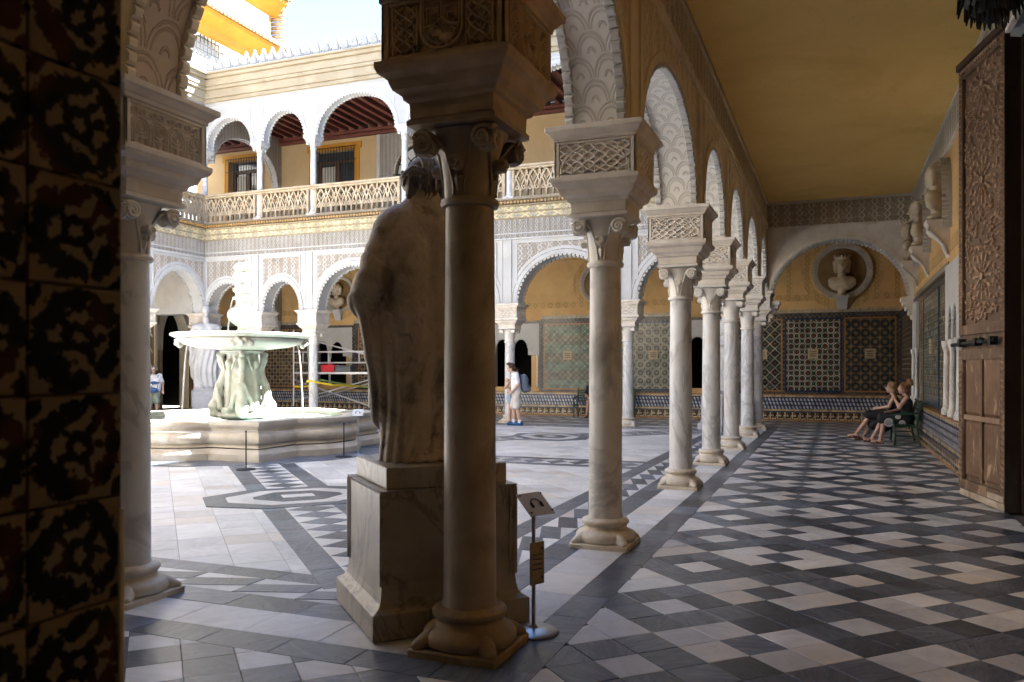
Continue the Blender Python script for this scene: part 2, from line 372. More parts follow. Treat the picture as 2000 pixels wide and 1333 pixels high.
def scalemat(name, hi, lo, p=.26):
    m = NB(name); P = m.uvw(); u, v, _ = m.sep(P)
    q = p*.78; ro = m.ma('FLOOR', m.ma('DIVIDE', v, q)); od = m.ma('MULTIPLY', m.ma('FRACT', m.ma('MULTIPLY', ro, .5)), 1.)
    fx = m.ma('SUBTRACT', m.ma('FRACT', m.ma('ADD', m.ma('DIVIDE', u, p), od)), .5)
    fy = m.ma('FRACT', m.ma('DIVIDE', v, q))
    d = m.ma('SQRT', m.ma('ADD', m.ma('MULTIPLY', fx, fx), m.ma('MULTIPLY', m.ma('MULTIPLY', fy, fy), .3)))
    g = None
    for c, wd in ((.48, .035), (.38, .03), (.12, .04)):
        b = m.ma('SUBTRACT', 1., m.step(m.ma('ABSOLUTE', m.ma('SUBTRACT', d, c)), wd*.5, wd)); g = b if g is None else m.ma('MAXIMUM', g, b)
    col = m.mix(m.ma('MULTIPLY', g, .45), hi, lo); n = m.noise(P, 2.3, 5, .6)
    col = m.mul(col, m.mix(n, (.85, .83, .8), (1.05, 1.05, 1.05)))
    return m.done(col, .85, m.ma('SUBTRACT', 1., g), .9, .012)
M['intrados'] = scalemat('carved_intrados', (.74, .72, .69), (.48, .42, .36))
M['intrados_warm'] = scalemat('carved_intrados_warm', (.55, .44, .34), (.32, .24, .17), .34)
# azulejo panels
DK = (.018, .020, .022); BL = (.025, .05, .16); GR = (.03, .12, .085); WH = (.52, .50, .44); OR = (.34, .17, .05); TN = (.36, .29, .19)
M['az_ring_x'] = azulejo('tile_panel_rings', 'x', .33, (.018, .035, .035), WH, (.10, .05, .03), GR, 'ring', .75)
M['az_star_x'] = azulejo('tile_panel_stars', 'x', .27, (.022, .03, .035), (.26, .16, .08), (.03, .075, .10), TN, 'star', .8)
M['az_dia_x'] = azulejo('tile_panel_diamonds', 'x', .30, DK, (.34, .31, .24), GR, OR, 'diamond', .8)
M['az_fine_x'] = azulejo('tile_panel_green', 'x', .20, (.03, .05, .04), (.13, .22, .16), (.17, .13, .085), (.33, .36, .30), 'fine')
M['az_dot_x'] = azulejo('tile_panel_dots', 'x', .27, (.03, .035, .04), (.25, .25, .21), (.2, .2, .17), (.06, .09, .09), 'dots')
M['az_dark_x'] = azulejo('tile_panel_dark', 'x', .28, (.035, .03, .025), (.30, .25, .17), (.05, .06, .08), OR, 'ring')
M['az_dark_y'] = azulejo('tile_panel_dark_side', 'y', .28, (.035, .03, .025), (.30, .25, .17), (.05, .06, .08), OR, 'ring')
M['az_wall_y'] = azulejo('tile_panel_gallery', 'y', .26, (.05, .08, .13), (.34, .32, .22), (.38, .29, .13), (.10, .15, .14), 'fine')
M['az_wall2_y'] = azulejo('tile_panel_gallery_stars', 'y', .34, (.03, .06, .12), (.38, .28, .12), (.10, .16, .14), TN, 'star')
M['az_frame_x'] = azulejo('tile_border', 'x', .14, (.03, .035, .05), (.22, .19, .14), BL, (.2, .11, .04), 'diamond', .9)
M['az_frame_y'] = azulejo('tile_border_side', 'y', .14, (.03, .035, .05), (.22, .19, .14), BL, (.2, .11, .04), 'diamond', .9)
for a in 'xy':
    M['az_bench_'+a] = azulejo('bench_tiles_dash_'+a, a, .105, (.04, .075, .20), (.55, .56, .54), (.02, .03, .05), WH, 'dash')
    M['az_hook_'+a] = azulejo('bench_tiles_hook_'+a, a, .22, (.05, .04, .035), (.55, .47, .34), OR, BL, 'hook')
    M['az_row_'+a] = azulejo('bench_tiles_row_'+a, a, .11, (.10, .06, .04), (.50, .42, .30), BL, OR, 'dots')
M['blue_tile'] = stone('blue_glaze', (.012, .026, .075), (.02, .045, .11), 9, .25)
M['brown_tile'] = stone('amber_glaze', (.33, .15, .03), (.22, .10, .03), 9, .3)
M['crest_tile'] = stone('crest_glaze', (.42, .38, .30), (.25, .21, .15), 9, .3)
M['dark_void'] = stone('unlit_interior_black', (.010, .009, .007), (.015, .012, .010), 2, .9)  # darkness of the unlit rooms is put into this near-black
M['gloom_plaster'] = stone('room_plaster', (.07, .05, .035), (.05, .037, .026), 1, .9)  # albedo lowered so the gloom of the unseen room sits in the colour
def floral():
    m = NB('floral_glazed_tile'); P = m.pos(); _, y, z = m.sep(P)
    cx = m.cell(m.ma('ADD', y, -.70+1.4), .14); cz = m.cell(m.ma('ADD', z, -1.873+2.76), .138)
    wn = m.n('ShaderNodeTexNoise'); m.l(P, wn.inputs['Vector']); wn.inputs['Scale'].default_value = 17; wn.inputs['Detail'].default_value = 2; wx, wy, wz = m.sep(wn.outputs['Color'])
    cx = m.ma('MULTIPLY_ADD', m.ma('SUBTRACT', wx, .5), .24, cx); cz = m.ma('MULTIPLY_ADD', m.ma('SUBTRACT', wy, .5), .24, cz)
    d = m.ma('SQRT', m.ma('ADD', m.ma('POWER', m.ma('SUBTRACT', cx, .02), 2), m.ma('POWER', cz, 2)))
    an = m.ma('ARCTAN2', cz, cx); wob = m.noise(P, 90, 3, .6)
    pet = m.ma('ADD', m.ma('MULTIPLY_ADD', m.ma('SINE', m.ma('MULTIPLY', an, 6)), .012, d), m.ma('MULTIPLY', m.ma('SUBTRACT', wob, .5), .06))
    flower = m.ma('MULTIPLY', m.ma('LESS_THAN', pet, .165), m.ma('GREATER_THAN', pet, .062))
    leaf = None
    for (lx, lz, rot, ra, rb) in ((-.30, .20, .7, .21, .10), (-.27, -.22, -.6, .22, .11), (.30, .27, 2.2, .15, .085), (.31, -.24, .9, .16, .085), (-.02, .36, .1, .13, .08), (.0, -.37, 0., .12, .075), (-.40, -.01, 1.4, .13, .075), (.40, .03, 1.5, .13, .07), (-.13, .14, 2.2, .07, .035), (.12, -.17, 2.0, .08, .035), (.17, .17, .8, .08, .04), (-.17, -.08, .3, .07, .04), (.24, .02, 0., .06, .035), (-.45, .42, .8, .09, .05), (.45, -.43, .8, .09, .05), (.16, .43, 0., .07, .04), (-.15, -.43, 0., .08, .045)):
        ux = m.ma('SUBTRACT', cx, lx); uz = m.ma('SUBTRACT', cz, lz); c, s_ = cos(rot), sin(rot)
        p1 = m.ma('ADD', m.ma('MULTIPLY', ux, c/ra/1.1), m.ma('MULTIPLY', uz, s_/ra/1.1)); p2 = m.ma('ADD', m.ma('MULTIPLY', ux, -s_/rb/1.15), m.ma('MULTIPLY', uz, c/rb/1.15))
        e = m.ma('SQRT', m.ma('ADD', m.ma('MULTIPLY', p1, p1), m.ma('MULTIPLY', p2, p2)))
        e = m.ma('ADD', e, m.ma('MULTIPLY', m.ma('SUBTRACT', wob, .56), 2.0)); k = m.ma('LESS_THAN', e, 1.); leaf = k if leaf is None else m.ma('MAXIMUM', leaf, k)
    ink = m.ma('MAXIMUM', flower, leaf)
    col = m.mix(m.noise(P, 7, 3, .5), (.19, .145, .105), (.27, .21, .155))
    dk = m.mix(m.step(m.noise(P, 9, 2, .5), .52, .62), (.003, .006, .005), (.05, .014, .006))
    col = m.mix(ink, col, dk)
    return m.done(col, .62, m.noise(P, 60, 3, .6), .15, .002, spec=.15)
M['floral'] = floral()
M['white_bead'] = stone('edge_marble', (.62, .58, .52), (.5, .46, .40), 6, .5)
# wood, metal and the rest
def wood(name, a, b, c, sc=6, stretch=(6, 6, .7), rough=.6, worn=None):
    m = NB(name); P = m.obj(); n = m.noise(m.scale(P, stretch), sc, 6, .6, .6)
    col = m.mix(m.step(n, .3, .7), a, b); n2 = m.noise(P, 2.2, 4, .6); col = m.mix(m.ma('MULTIPLY', m.step(n2, .45, .7), .6), col, c)
    if worn:
        n3 = m.noise(m.scale(P, (1.5, 1.5, .6)), 2.4, 6, .7, .5); col = m.mix(m.ma('MULTIPLY', m.step(n3, .55, .66), .85), col, worn)
    return m.done(col, rough, n, .35, .004)
M['door'] = wood('carved_door_wood', (.145, .085, .048), (.085, .048, .027), (.20, .125, .075), worn=(.34, .235, .14))
M['door_plank'] = wood('door_panel_wood', (.19, .105, .055), (.10, .054, .029), (.26, .155, .085), worn=(.50, .37, .22))
M['door_petal'] = wood('door_inlay', (.34, .23, .15), (.22, .125, .075), (.42, .30, .21))
M['door_edge'] = wood('door_edge_wood', (.05, .024, .014), (.032, .016, .01), (.07, .035, .02))
M['door_kick'] = stone('door_kick_plank', (.50, .43, .34), (.36, .28, .20), 4, .7, (.20, .12, .07), 5, .7)
M['wood_red'] = wood('red_ceiling_wood', (.15, .042, .028), (.09, .024, .016), (.20, .07, .04))
M['wood_dark'] = wood('dark_shutter_wood', (.10, .045, .022), (.06, .026, .014), (.14, .07, .04))
def simple(name, c, r=.5, metal=0, var=.15, sc=12):
    m = NB(name); n = m.noise(m.obj(), sc, 4, .6); k = 1-var; g = 1+var
    col = m.mix(n, tuple(v*k for v in c), tuple(min(1, v*g) for v in c)); return m.done(col, r, n, .1, .003, metal=metal)
M['iron'] = simple('black_iron', (.02, .02, .02), .55, .4)
M['black'] = simple('black_lantern_metal', (.012, .012, .010), .5, .5)
M['steel'] = simple('brushed_steel', (.42, .42, .43), .35, .9)
M['alu'] = simple('scaffold_aluminium', (.72, .73, .75), .35, .85)
M['green'] = simple('green_bench_paint', (.010, .05, .026), .35)
M['bolt'] = simple('bolt_iron', (.025, .03, .028), .5, .5)
M['sign'] = simple('sign_plate', (.62, .62, .62), .4)
M['sign_wood'] = stone('worn_plaque', (.35, .26, .12), (.22, .16, .075), 7, .6, (.10, .07, .03), 5, .6)
M['ink'] = simple('sign_ink', (.04, .04, .045), .6)
M['red_box'] = simple('red_plastic', (.55, .012, .03), .4)
M['grey_box'] = simple('grey_plastic', (.10, .11, .12), .5)
M['tape'] = simple('yellow_strap', (.70, .50, .03), .6); M['tape_green'] = simple('green_strap', (.22, .32, .10), .6)
M['plaque'] = stone('tan_plaque', (.44, .34, .20), (.34, .25, .14), 6, .6)
M['roof'] = stone('roof_tile_clay', (.42, .30, .18), (.28, .19, .11), 5, .85, (.16, .12, .08), 3, .6)
M['eave'] = stone('glazed_eave_tile', (.38, .22, .07), (.22, .13, .05), 6, .5, (.05, .11, .09), 2.2, .5)
def water():
    m = NB('pool_water'); n = m.noise(m.pos(), 5, 4, .6, 1.2); n2 = m.noise(m.pos(), 14, 3, .6, 1)
    col = m.mix(m.step(n, .4, .65), (.09, .16, .125), (.22, .28, .245)); return m.done(col, .06, n2, .35, .02)
M['water'] = water()
def jet():
    m = NB('falling_water'); m.b.inputs['Transmission Weight'].default_value = .55; m.b.inputs['IOR'].default_value = 1.33
    return m.done((.86, .88, .9), .15, m.noise(m.pos(), 30, 3, .6), .5, .01)
M['jet'] = jet()
M['fountain'] = stone('fountain_marble', (.46, .45, .42), (.38, .37, .335), 3.5, .5, (.32, .29, .215), 3.2, .6, veins=((.38, .38, .33), 1.6, .03, .4))
M['basin'] = stone('basin_stone', (.54, .495, .425), (.43, .385, .325), 2.2, .6, (.33, .245, .155), 1.5, .65)
M['statue_old'] = stone('weathered_statue_marble', (.60, .50, .375), (.44, .35, .25), 5, .6, (.085, .058, .036), 3.0, .85, pit=1.8, bs=.8, bd=.012)
M['statue_hair'] = stone('weathered_hair_marble', (.20, .165, .135), (.12, .095, .075), 6, .7, (.2, .16, .12), 5, .4, pit=.5, bs=.6, bd=.01)
M['streak'] = stone('lime_streak', (.46, .41, .34), (.36, .31, .25), 9, .7)
M['plinth_old'] = stone('veined_plinth_marble', (.45, .39, .31), (.33, .28, .215), 2.2, .35, (.13, .10, .07), 1.2, .6, veins=((.09, .08, .07), 1.8, .035, .55))
M['statue_white'] = stone('statue_marble', (.50, .495, .485), (.41, .405, .395), 3, .55, (.38, .36, .33), 2, .5)
M['plinth_grey'] = stone('grey_plinth_stone', (.46, .46, .48), (.38, .38, .40), 2.5, .6, (.30, .28, .26), 2, .5)
M['bust'] = stone('bust_marble', (.58, .50, .38), (.46, .38, .27), 4, .55, (.27, .20, .12), 3.5, .6)
M['glass'] = simple('dark_pane', (.05, .06, .07), .1, 0, .3, 3)
M['fan_glass'] = simple('pale_fanlight_pane', (.55, .57, .57), .12, 0, .15, 3)
M['curtain'] = simple('curtain', (.45, .45, .43), .8)
for nm, c in dict(skin=(.52, .33, .245), skin_tan=(.44, .26, .18), skin_red=(.50, .295, .23), hair_brown=(.06, .032, .018), hair_blond=(.30, .20, .10), hair_ginger=(.20, .095, .04), hair_grey=(.20, .185, .175),
                  cloth_white=(.74, .74, .76), cloth_beige=(.60, .56, .52), cloth_sage=(.25, .29, .23), cloth_black=(.012, .012, .016), cloth_olive=(.12, .12, .05), cloth_blue=(.05, .12, .32), cloth_denim=(.28, .40, .52),
                  cloth_red=(.50, .02, .04), pack=(.11, .145, .19), pack_dark=(.03, .035, .045), shoe_blue=(.01, .09, .22), shoe_white=(.66, .66, .68), sandal=(.11, .045, .022), cloth_orange=(.5, .12, .03), phone=(.01, .01, .01)).items():
    M[nm] = simple(nm, c, .75 if 'cloth' in nm or 'hair' in nm else .5)
# ---------------------------------------------------------------- layout (metres; gallery runs along +Y, courtyard lies to -X)
XC = -1.99; YN = 4.36; YF = 22.87; XL = -20.68
YC = [YN, 7.38, 11.32, 14.28, 17.15, 20.39, YF]              # columns of the arcade beside the gallery
XF = [XC, -5.51, -9.12, -12.7, -16.13, -18.3, XL]            # columns of the arcade across the court
XW = 1.80; YW = 27.0; YS = .84; XLW = -24.6; ZC = 6.0
CX, CY = (XC+XL)/2, (YN+YF)/2
def proj(x, y, z):
    s_, c_ = sin(radians(21.59)), cos(radians(21.59)); d = -x*s_+y*c_; l = x*c_+y*s_
    return (1000+1602*l/max(d, .01), 720-1602*(z-1.63)/max(d, .01), d)
# ---------------------------------------------------------------- floor
floor = empty('floor'); tag(floor, kind='structure')
g = MB(); g.box(-26, 3, -4.5, 31, -.3, -.012); g.build('grout_bed', M['grout'], floor)
pieces = []      # (polygon, dark?, level)
def clip(poly, lo, hi):
    for ax, v, sg in ((0, lo[0], 1), (0, hi[0], -1), (1, lo[1], 1), (1, hi[1], -1)):
        out = []
        for i in range(len(poly)):
            a, b = poly[i], poly[(i+1) % len(poly)]; da, db = (a[ax]-v)*sg, (b[ax]-v)*sg
            if da >= 0: out.append(a)
            if (da >= 0) != (db >= 0):
                t = da/(da-db); out.append((a[0]+(b[0]-a[0])*t, a[1]+(b[1]-a[1])*t))
        poly = out
        if len(poly) < 3: return None
    ar = abs(sum(poly[i][0]*poly[(i+1) % len(poly)][1]-poly[(i+1) % len(poly)][0]*poly[i][1] for i in range(len(poly))))/2
    return poly if ar > .002 else None
def field(lo, hi, side, org, motif):
    h = side/sqrt(2); n = int(((hi[0]-lo[0])+(hi[1]-lo[1]))/side)+4
    cx, cy = (lo[0]+hi[0])/2, (lo[1]+hi[1])/2
    a0 = round(((cx-org[0])-(cy-org[1]))/(2*h)); b0 = round(((cx-org[0])+(cy-org[1]))/(2*h))
    for a in range(a0-n, a0+n):
        for b in range(b0-n, b0+n):
            x = org[0]+(a+b)*h; y = org[1]+(b-a)*h
            if x < lo[0]-h or x > hi[0]+h or y < lo[1]-h or y > hi[1]+h: continue
            p = clip([(x-h, y), (x, y-h), (x+h, y), (x, y+h)], lo, hi)
            if not p: continue
            if motif:
                ia, ib = (a+1)//3, (b+1)//3; ra, rb = a-3*ia, b-3*ib
                if (ia+ib) % 2 == 0: dark = (ra, rb) not in ((1,0),(-1,0),(0,1),(0,-1),(1,1),(-1,-1))
                else: dark = not (ra == 0 and rb == 0)
            else: dark = False
            pieces.append((p, dark, 0))
ORG = (-.457, 6.232); TS = .284
field((-1.49, YS), (XW, 26.9), TS, ORG, True)
field((-20.2, YS), (-1.49, 3.86), TS, (ORG[0]+.07, ORG[1]+.16), True)
field((XL-.5, YF+.5), (-1.49, 26.9), TS, ORG, True)
field((XLW, YS), (XL-.5, 26.9), TS, ORG, True)
field((XL+1.09, YN+1.09), (XC-1.09, YF-1.09), .41, (CX, CY), False)
def strip(p0, p1, n0, n1, dark, step, lvl, skew=0):
    """slabs along p0->p1 between offsets n0 and n1 to the left"""
    d = Vector((p1[0]-p0[0], p1[1]-p0[1])); L = d.length; d /= L; nn = Vector((-d.y, d.x)); k = max(1, round(L/step))
    for i in range(k):
        a, b = L*i/k, L*(i+1)/k
        q = [Vector(p0)+d*t+nn*o for t, o in ((a, n0), (b, n0), (b, n1), (a, n1))]
        pieces.append(([tuple(v) for v in q], dark, lvl))
def ring(o0, o1, dark, step, lvl=0, tri=False):
    """frame round the court, offsets measured from the column axis into the court (negative: gallery side)"""
    x0, x1, y0, y1 = XL, XC, YN, YF
    a, b = min(o0, o1), max(o0, o1)
    for (p, q) in (((x0+a, y0), (x1-a, y0)), ((x1, y0+b), (x1, y1-b)), ((x1-a, y1), (x0+a, y1)), ((x0, y1-b), (x0, y0+b))):
        strip(p, q, a, b, dark, step, lvl)
        if tri:
            d = Vector((q[0]-p[0], q[1]-p[1])); L = d.length; d /= L; nn = Vector((-d.y, d.x)); k = round(L/.56)
            for i in range(k):
                u0, u1 = L*i/k, L*(i+1)/k; wd = b-a
                pts = [(u0, a+.55*wd), (u1, b), (u1, a+.45*wd), (u0, a)]
                pieces.append(([tuple(Vector(p)+d*u+nn*v) for u, v in pts], True, 1))
ring(-.5, -.24, True, .52); ring(-.24, .17, False, .56); ring(.17, .46, True, .6); ring(.46, .85, False, .56, 0, True); ring(.85, 1.09, True, .6)
def diag(ax, ay, r0, r1, hexes):
    d = Vector((ax, ay)).normalized(); nn = Vector((-d.y, d.x)); c = Vector((CX, CY))
    P0, P1 = tuple(c+d*r0), tuple(c+d*r1)
    strip(P0, P1, -.28, .28, False, .42, 1); strip(P0, P1, .28, .54, True, .6, 1); strip(P0, P1, -.54, -.28, True, .6, 1)
    k = round((r1-r0)/.42); L = (r1-r0)/k
    for i in range(k):
        u = r0+L*i
        pieces.append(([tuple(c+d*(u+t)+nn*v) for t, v in ((0, 0), (L/2, -.28), (L, 0), (L/2, .28))], True, 2))
    for hc in hexes:
        def hx(sc, ew, iw, ln): return [tuple(c+d*(hc+t)+nn*v) for t, v in ((-iw, -.5*sc), (-ew, -ln), (ew, -ln), (iw, -.5*sc), (iw, .5*sc), (ew, ln), (-ew, ln), (-iw, .5*sc))]
        pieces.append((hx(1, .37, .80, 1.12), True, 3)); pieces.append((hx(.8, .2, .60, .86), False, 4))
        pieces.append((hx(.5, .08, .40, .55), True, 5)); pieces.append(([tuple(c+d*(hc+t)+nn*v) for t, v in ((-.12, -.2), (.12, -.2), (.12, .2), (-.12, .2))], False, 6))
rd = sqrt((XC-CX)**2+(YF-CY)**2)
for sx in (1, -1):
    for sy in (1, -1): diag(sx*(XC-CX), sy*(YF-CY), 3.2, rd-1.62, (7.0,))
diag(1, 0, 2.8, XC-CX-1.09, ()); diag(-1, 0, 2.8, XC-CX-1.09, ()); diag(0, 1, 2.8, YF-CY-1.09, ()); diag(0, -1, 2.8, YF-CY-1.09, ())
for i in range(16):
    a0, a1 = 2*pi*i/16, 2*pi*(i+1)/16
    pieces.append(([(CX+r*cos(t), CY+r*sin(t)) for r, t in ((2.2, a0), (3.25, a0), (3.25, a1), (2.2, a1))], True, 2.5))
score = []
for i, (p, dk, lv) in enumerate(pieces):
    c = np.mean(np.array(p), 0); q = proj(c[0], c[1], 0)
    ok = q[2] > 1 and 240 < q[0] < 2000 and q[1] < 1400 and not (645 < q[0] < 1035 and 900 < q[1] < 1250)
    score.append(q[2] if ok else 1e9)
order = np.argsort(score); near = set(int(i) for i in order[:300] if score[i] < 1e8)
rest = {True: MB(), False: MB()}; cache = {}
def tile_geo(b, p, z0, z1, c=(0, 0)):
    ctr = np.mean(np.array(p), 0); n = len(p)
    ins = lambda q, k: tuple(np.array(q)+(ctr-np.array(q))/max(.02, np.linalg.norm(ctr-np.array(q)))*k-np.array(c))
    lo = [ins(q, .002) for q in p]; hi = [ins(q, .0055) for q in p]
    tx, ty = (0, 0) if not isinstance(c, tuple) else (random.gauss(0, .0015), random.gauss(0, .0015)); tl = lambda q: tx*(q[0]-ctr[0])+ty*(q[1]-ctr[1])
    b.mesh([(*q, z0) for q in lo]+[(*q, z1-.0025+tl(q)) for q in lo]+[(*q, z1+tl(q)) for q in hi],
           [(k, (k+1) % n, n+(k+1) % n, n+k) for k in range(n)]+[(n+k, n+(k+1) % n, 2*n+(k+1) % n, 2*n+k) for k in range(n)]+[tuple(range(2*n, 3*n))])
for i, (p, dk, lv) in enumerate(pieces):
    z1 = lv*.003+(0 if i in near else 0)
    if i in near:
        c = np.mean(np.array(p), 0); key = (dk, lv, tuple(np.round((np.array(p)-c).ravel(), 3)))
        if key not in cache:
            b = MB(); tile_geo(b, p, -.014, z1, c); cache[key] = b.build('tile', M['dark_tile' if dk else 'white_tile'], data_only=True)
        o = add('tile', cache[key], floor, (c[0], c[1], random.uniform(-.0012, .0008))); o.rotation_euler = (random.gauss(0, .0022), random.gauss(0, .0022), 0)
    else:
        rest[dk].tint = random.uniform(.01, 1); tile_geo(rest[dk], p, -.014, z1+random.uniform(-.0008, .0006))
for dk in (True, False): tag(rest[dk].build('dark_paving' if dk else 'white_paving', M['dark_tile_f' if dk else 'white_tile_f'], floor), kind='stuff')

# ---------------------------------------------------------------- walls with openings
def apts(o, n=28):
    u0, u1, zs, rise = o['u0'], o['u1'], o['zs'], o['rise']; m, r = (u0+u1)/2, (u1-u0)/2
    if rise <= 0: return [(u0, zs), (u1, zs)]
    if o.get('pt'): return [(m+r*sin(t), zs+rise*cos(t)**.75 if abs(t) < pi/2-1e-6 else zs) for t in np.linspace(-pi/2, pi/2, n+1)]
    return [(m-r*cos(t), zs+rise*sin(t)) for t in np.linspace(0, pi, n+1)]
def wall_open(fr, u0, u1, z0, z1, w0, w1, ops, n=28):
    b = MB(fr); bis = MBL(); cur = u0
    def rect(a, c, e, f):
        if c-a < 1e-4 or f-e < 1e-4: return
        for w in (w0, w1): b.poly([(a, w, e), (c, w, e), (c, w, f), (a, w, f)])
    for o in sorted(ops, key=lambda q: q['u0']):
        rect(cur, o['u0'], z0, z1); cur = o['u1']; zb = o.get('zb', z0); rect(o['u0'], o['u1'], z0, zb)
        A = apts(o, n); L = 0; LT = sum(sqrt((p[0]-q[0])**2+(p[1]-q[1])**2) for p, q in zip(A[:-1], A[1:])); sy = lambda t: min(t, LT-t); bi = MB(fr); bis.append(bi)
        for (a, za), (c, zc) in zip(A[:-1], A[1:]):
            for w in (w0, w1): b.poly([(a, w, za), (c, w, zc), (c, w, z1), (a, w, z1)])
            dl = sqrt((a-c)**2+(za-zc)**2)
            bi.poly([(a, w0, za), (c, w0, zc), (c, w1, zc), (a, w1, za)], [(0, sy(L)), (0, sy(L+dl)), (w1-w0, sy(L+dl)), (w1-w0, sy(L))]); L += dl
        if o['zs'] > zb+1e-4:
            for u in (o['u0'], o['u1']):
                bi.poly([(u, w0, zb), (u, w1, zb), (u, w1, o['zs']), (u, w0, o['zs'])], [(0, zb-o['zs']), (w1-w0, zb-o['zs']), (w1-w0, 0), (0, 0)])
        if zb > z0+1e-4: b.poly([(o['u0'], w0, zb), (o['u1'], w0, zb), (o['u1'], w1, zb), (o['u0'], w1, zb)])
    rect(cur, u1, z0, z1)
    for u in (u0, u1): b.poly([(u, w0, z0), (u, w1, z0), (u, w1, z1), (u, w0, z1)])
    b.poly([(u0, w0, z1), (u1, w0, z1), (u1, w1, z1), (u0, w1, z1)])
    cur = u0
    for o in sorted(ops, key=lambda q: q['u0'])+[dict(u0=u1, u1=u1, zb=1e9)]:
        if o['u0']-cur > 1e-4: b.poly([(cur, w0, z0), (o['u0'], w0, z0), (o['u0'], w1, z0), (cur, w1, z0)])
        cur = o['u1']
    return b, bis
def along(o, step):
    A = apts(o, 160); out = []; acc = 0; nxt = step/2
    for (a, za), (c, zc) in zip(A[:-1], A[1:]):
        dl = sqrt((a-c)**2+(za-zc)**2)
        while acc+dl >= nxt:
            t = (nxt-acc)/dl; tx, tz = (c-a)/dl, (zc-za)/dl
            out.append((a+(c-a)*t, za+(zc-za)*t, tx, tz)); nxt += step
        acc += dl
    return out
def fringe(fr, o, ws, step, ln, dep, wd, jit=.0):
    """row of little rounded teeth along the edge of an arch"""
    out = MBL()
    for w in ws:
        b = MB(fr); out.append(b)
        for (u, z, tx, tz) in along(o, step):
            nx, nz = tz, -tx; j = 1+random.uniform(-jit, jit); l = ln*.5*j; d = dep*(1+random.uniform(-jit, jit))
            R = []
            for (tt, dd) in ((-l, 0), (-l*.95, d*.7), (-l*.45, d), (l*.45, d), (l*.95, d*.7), (l, 0)):
                R.append((u+tx*tt+nx*(dd-.01), z+tz*tt+nz*(dd-.01)))
            n = 6; wa, wb = w-wd/2, w+wd/2
            V = [(q[0], wa+.12*wd*(k in (2, 3)), q[1]) for k, q in enumerate(R)]+[(q[0], wb-.12*wd*(k in (2, 3)), q[1]) for k, q in enumerate(R)]
            b.mesh(V, [tuple(range(n-1, -1, -1)), tuple(range(n, 2*n))]+[(k, (k+1) % n, n+(k+1) % n, n+k) for k in range(n)])
    return out
def band_arch(fr, o, off0, off1, w0, w1, n=36):
    """raised band following an arch, between two offsets outside its edge"""
    A = apts(dict(o, u0=o['u0']-off0, u1=o['u1']+off0, rise=o['rise']+off0), n); B = apts(dict(o, u0=o['u0']-off1, u1=o['u1']+off1, rise=o['rise']+off1), n)
    b = MB(fr); b.loft([[(p[0], w0, p[1]), (q[0], w0, q[1]), (q[0], w1, q[1]), (p[0], w1, p[1])] for p, q in zip(A, B)]); return b
def bays(C, hw, zs, rise, narrow=None):
    C = sorted(C); out = []
    for a, c in zip(C[:-1], C[1:]):
        r = rise if c-a > 2.6 else (narrow or rise); out.append(dict(u0=a+hw, u1=c-hw, zs=zs, rise=r))
    return out
FR_G = ((XC, 0, 0), (0, 1), (-1, 0)); FR_F = ((0, YF, 0), (1, 0), (0, -1)); FR_L = ((XL, 0, 0), (0, 1), (1, 0)); FR_N = ((0, YN, 0), (1, 0), (0, 1))
T = .27; ZI = 3.79; ZIF = 3.55

# arcade between gallery and court
ga = empty('arcade_wall', (XC, YN, 0)); gp = tag(ga, 'long stucco arcade wall on marble columns beside the ochre ceilinged gallery', 'arcade wall')
ga.location = (0, 0, 0)
ops = bays(YC, .33, ZI, 1.17)
b, bi = wall_open(FR_G, YN-.33, YF+.33, ZI, 6.3, -T, T, ops)
b.build('wall', M['arcade_carve'], ga); bi.build('intrados', M['intrados'], ga, smooth=True)
for o in ops:
    fringe(FR_G, o, (-T+.035, T-.035), .1, .088, .05, .085, .12).build('arch_fringe', M['stucco'], ga, kind='stuff')
    band_arch(FR_G, o, .03, .12, -T-.018, -T+.01).build('arch_band', M['stucco_beige'], ga)
    band_arch(FR_G, o, .03, .2, T-.01, T+.02).build('arch_band', M['stucco'], ga)
    f = MB(FR_G)
    f.box(o['u0']-.06, o['u1']+.06, -T-.03, -T+.01, 5.30, 5.36); f.build('moulding', M['stucco_beige'], ga)
for y in YC:
    f = MB(FR_G)
    for du in (-.25, .16): f.box(y+du, y+du+.09, -T-.03, -T+.01, ZI+.002, 5.298)
    f.box(y-.12, y+.12, -T-.012, -T+.01, ZI+.002, 5.298); f.build('pilaster_strip', M['stucco_beige'], ga)
f = MB(FR_G); f.box(YN, YF-.4, -T-.02, -T+.01, 5.42, 5.93); f.build('frieze', M['frieze_y'], ga)
f = MB(FR_G); f.box(YN, YF-.4, -T-.04, -T+.01, 5.37, 5.415); f.build('moulding', M['stucco_beige'], ga)
f = MB(FR_G); f.box(YN, YF-.4, -T-.05, -T+.01, 5.935, 5.995); f.build('moulding', M['stucco_beige'], ga)
# near arcade, continuing from the corner column to the left
na = tag(empty('arcade_wall'), 'stucco arcade wall crossing above the dark shield column and tiled jamb', 'arcade wall')
XN = [XC, -4.71, -8.2, -11.8, -15.4, -18.0, XL]
ops = bays([x for x in XN], .33, ZI-.25, 1.25)
b, bi = wall_open(FR_N, XL-.33, XC-.331, ZI-.25, 6.3, -T, T, ops)
b.build('wall', M['stucco_beige'], na); bi.build('intrados', M['intrados_warm'], na, smooth=True)
for o in ops[-2:]:
    fringe(FR_N, o, (-T+.035, T-.035), .1, .088, .05, .085, .12).build('arch_fringe', M['stucco_beige'], na, kind='stuff')
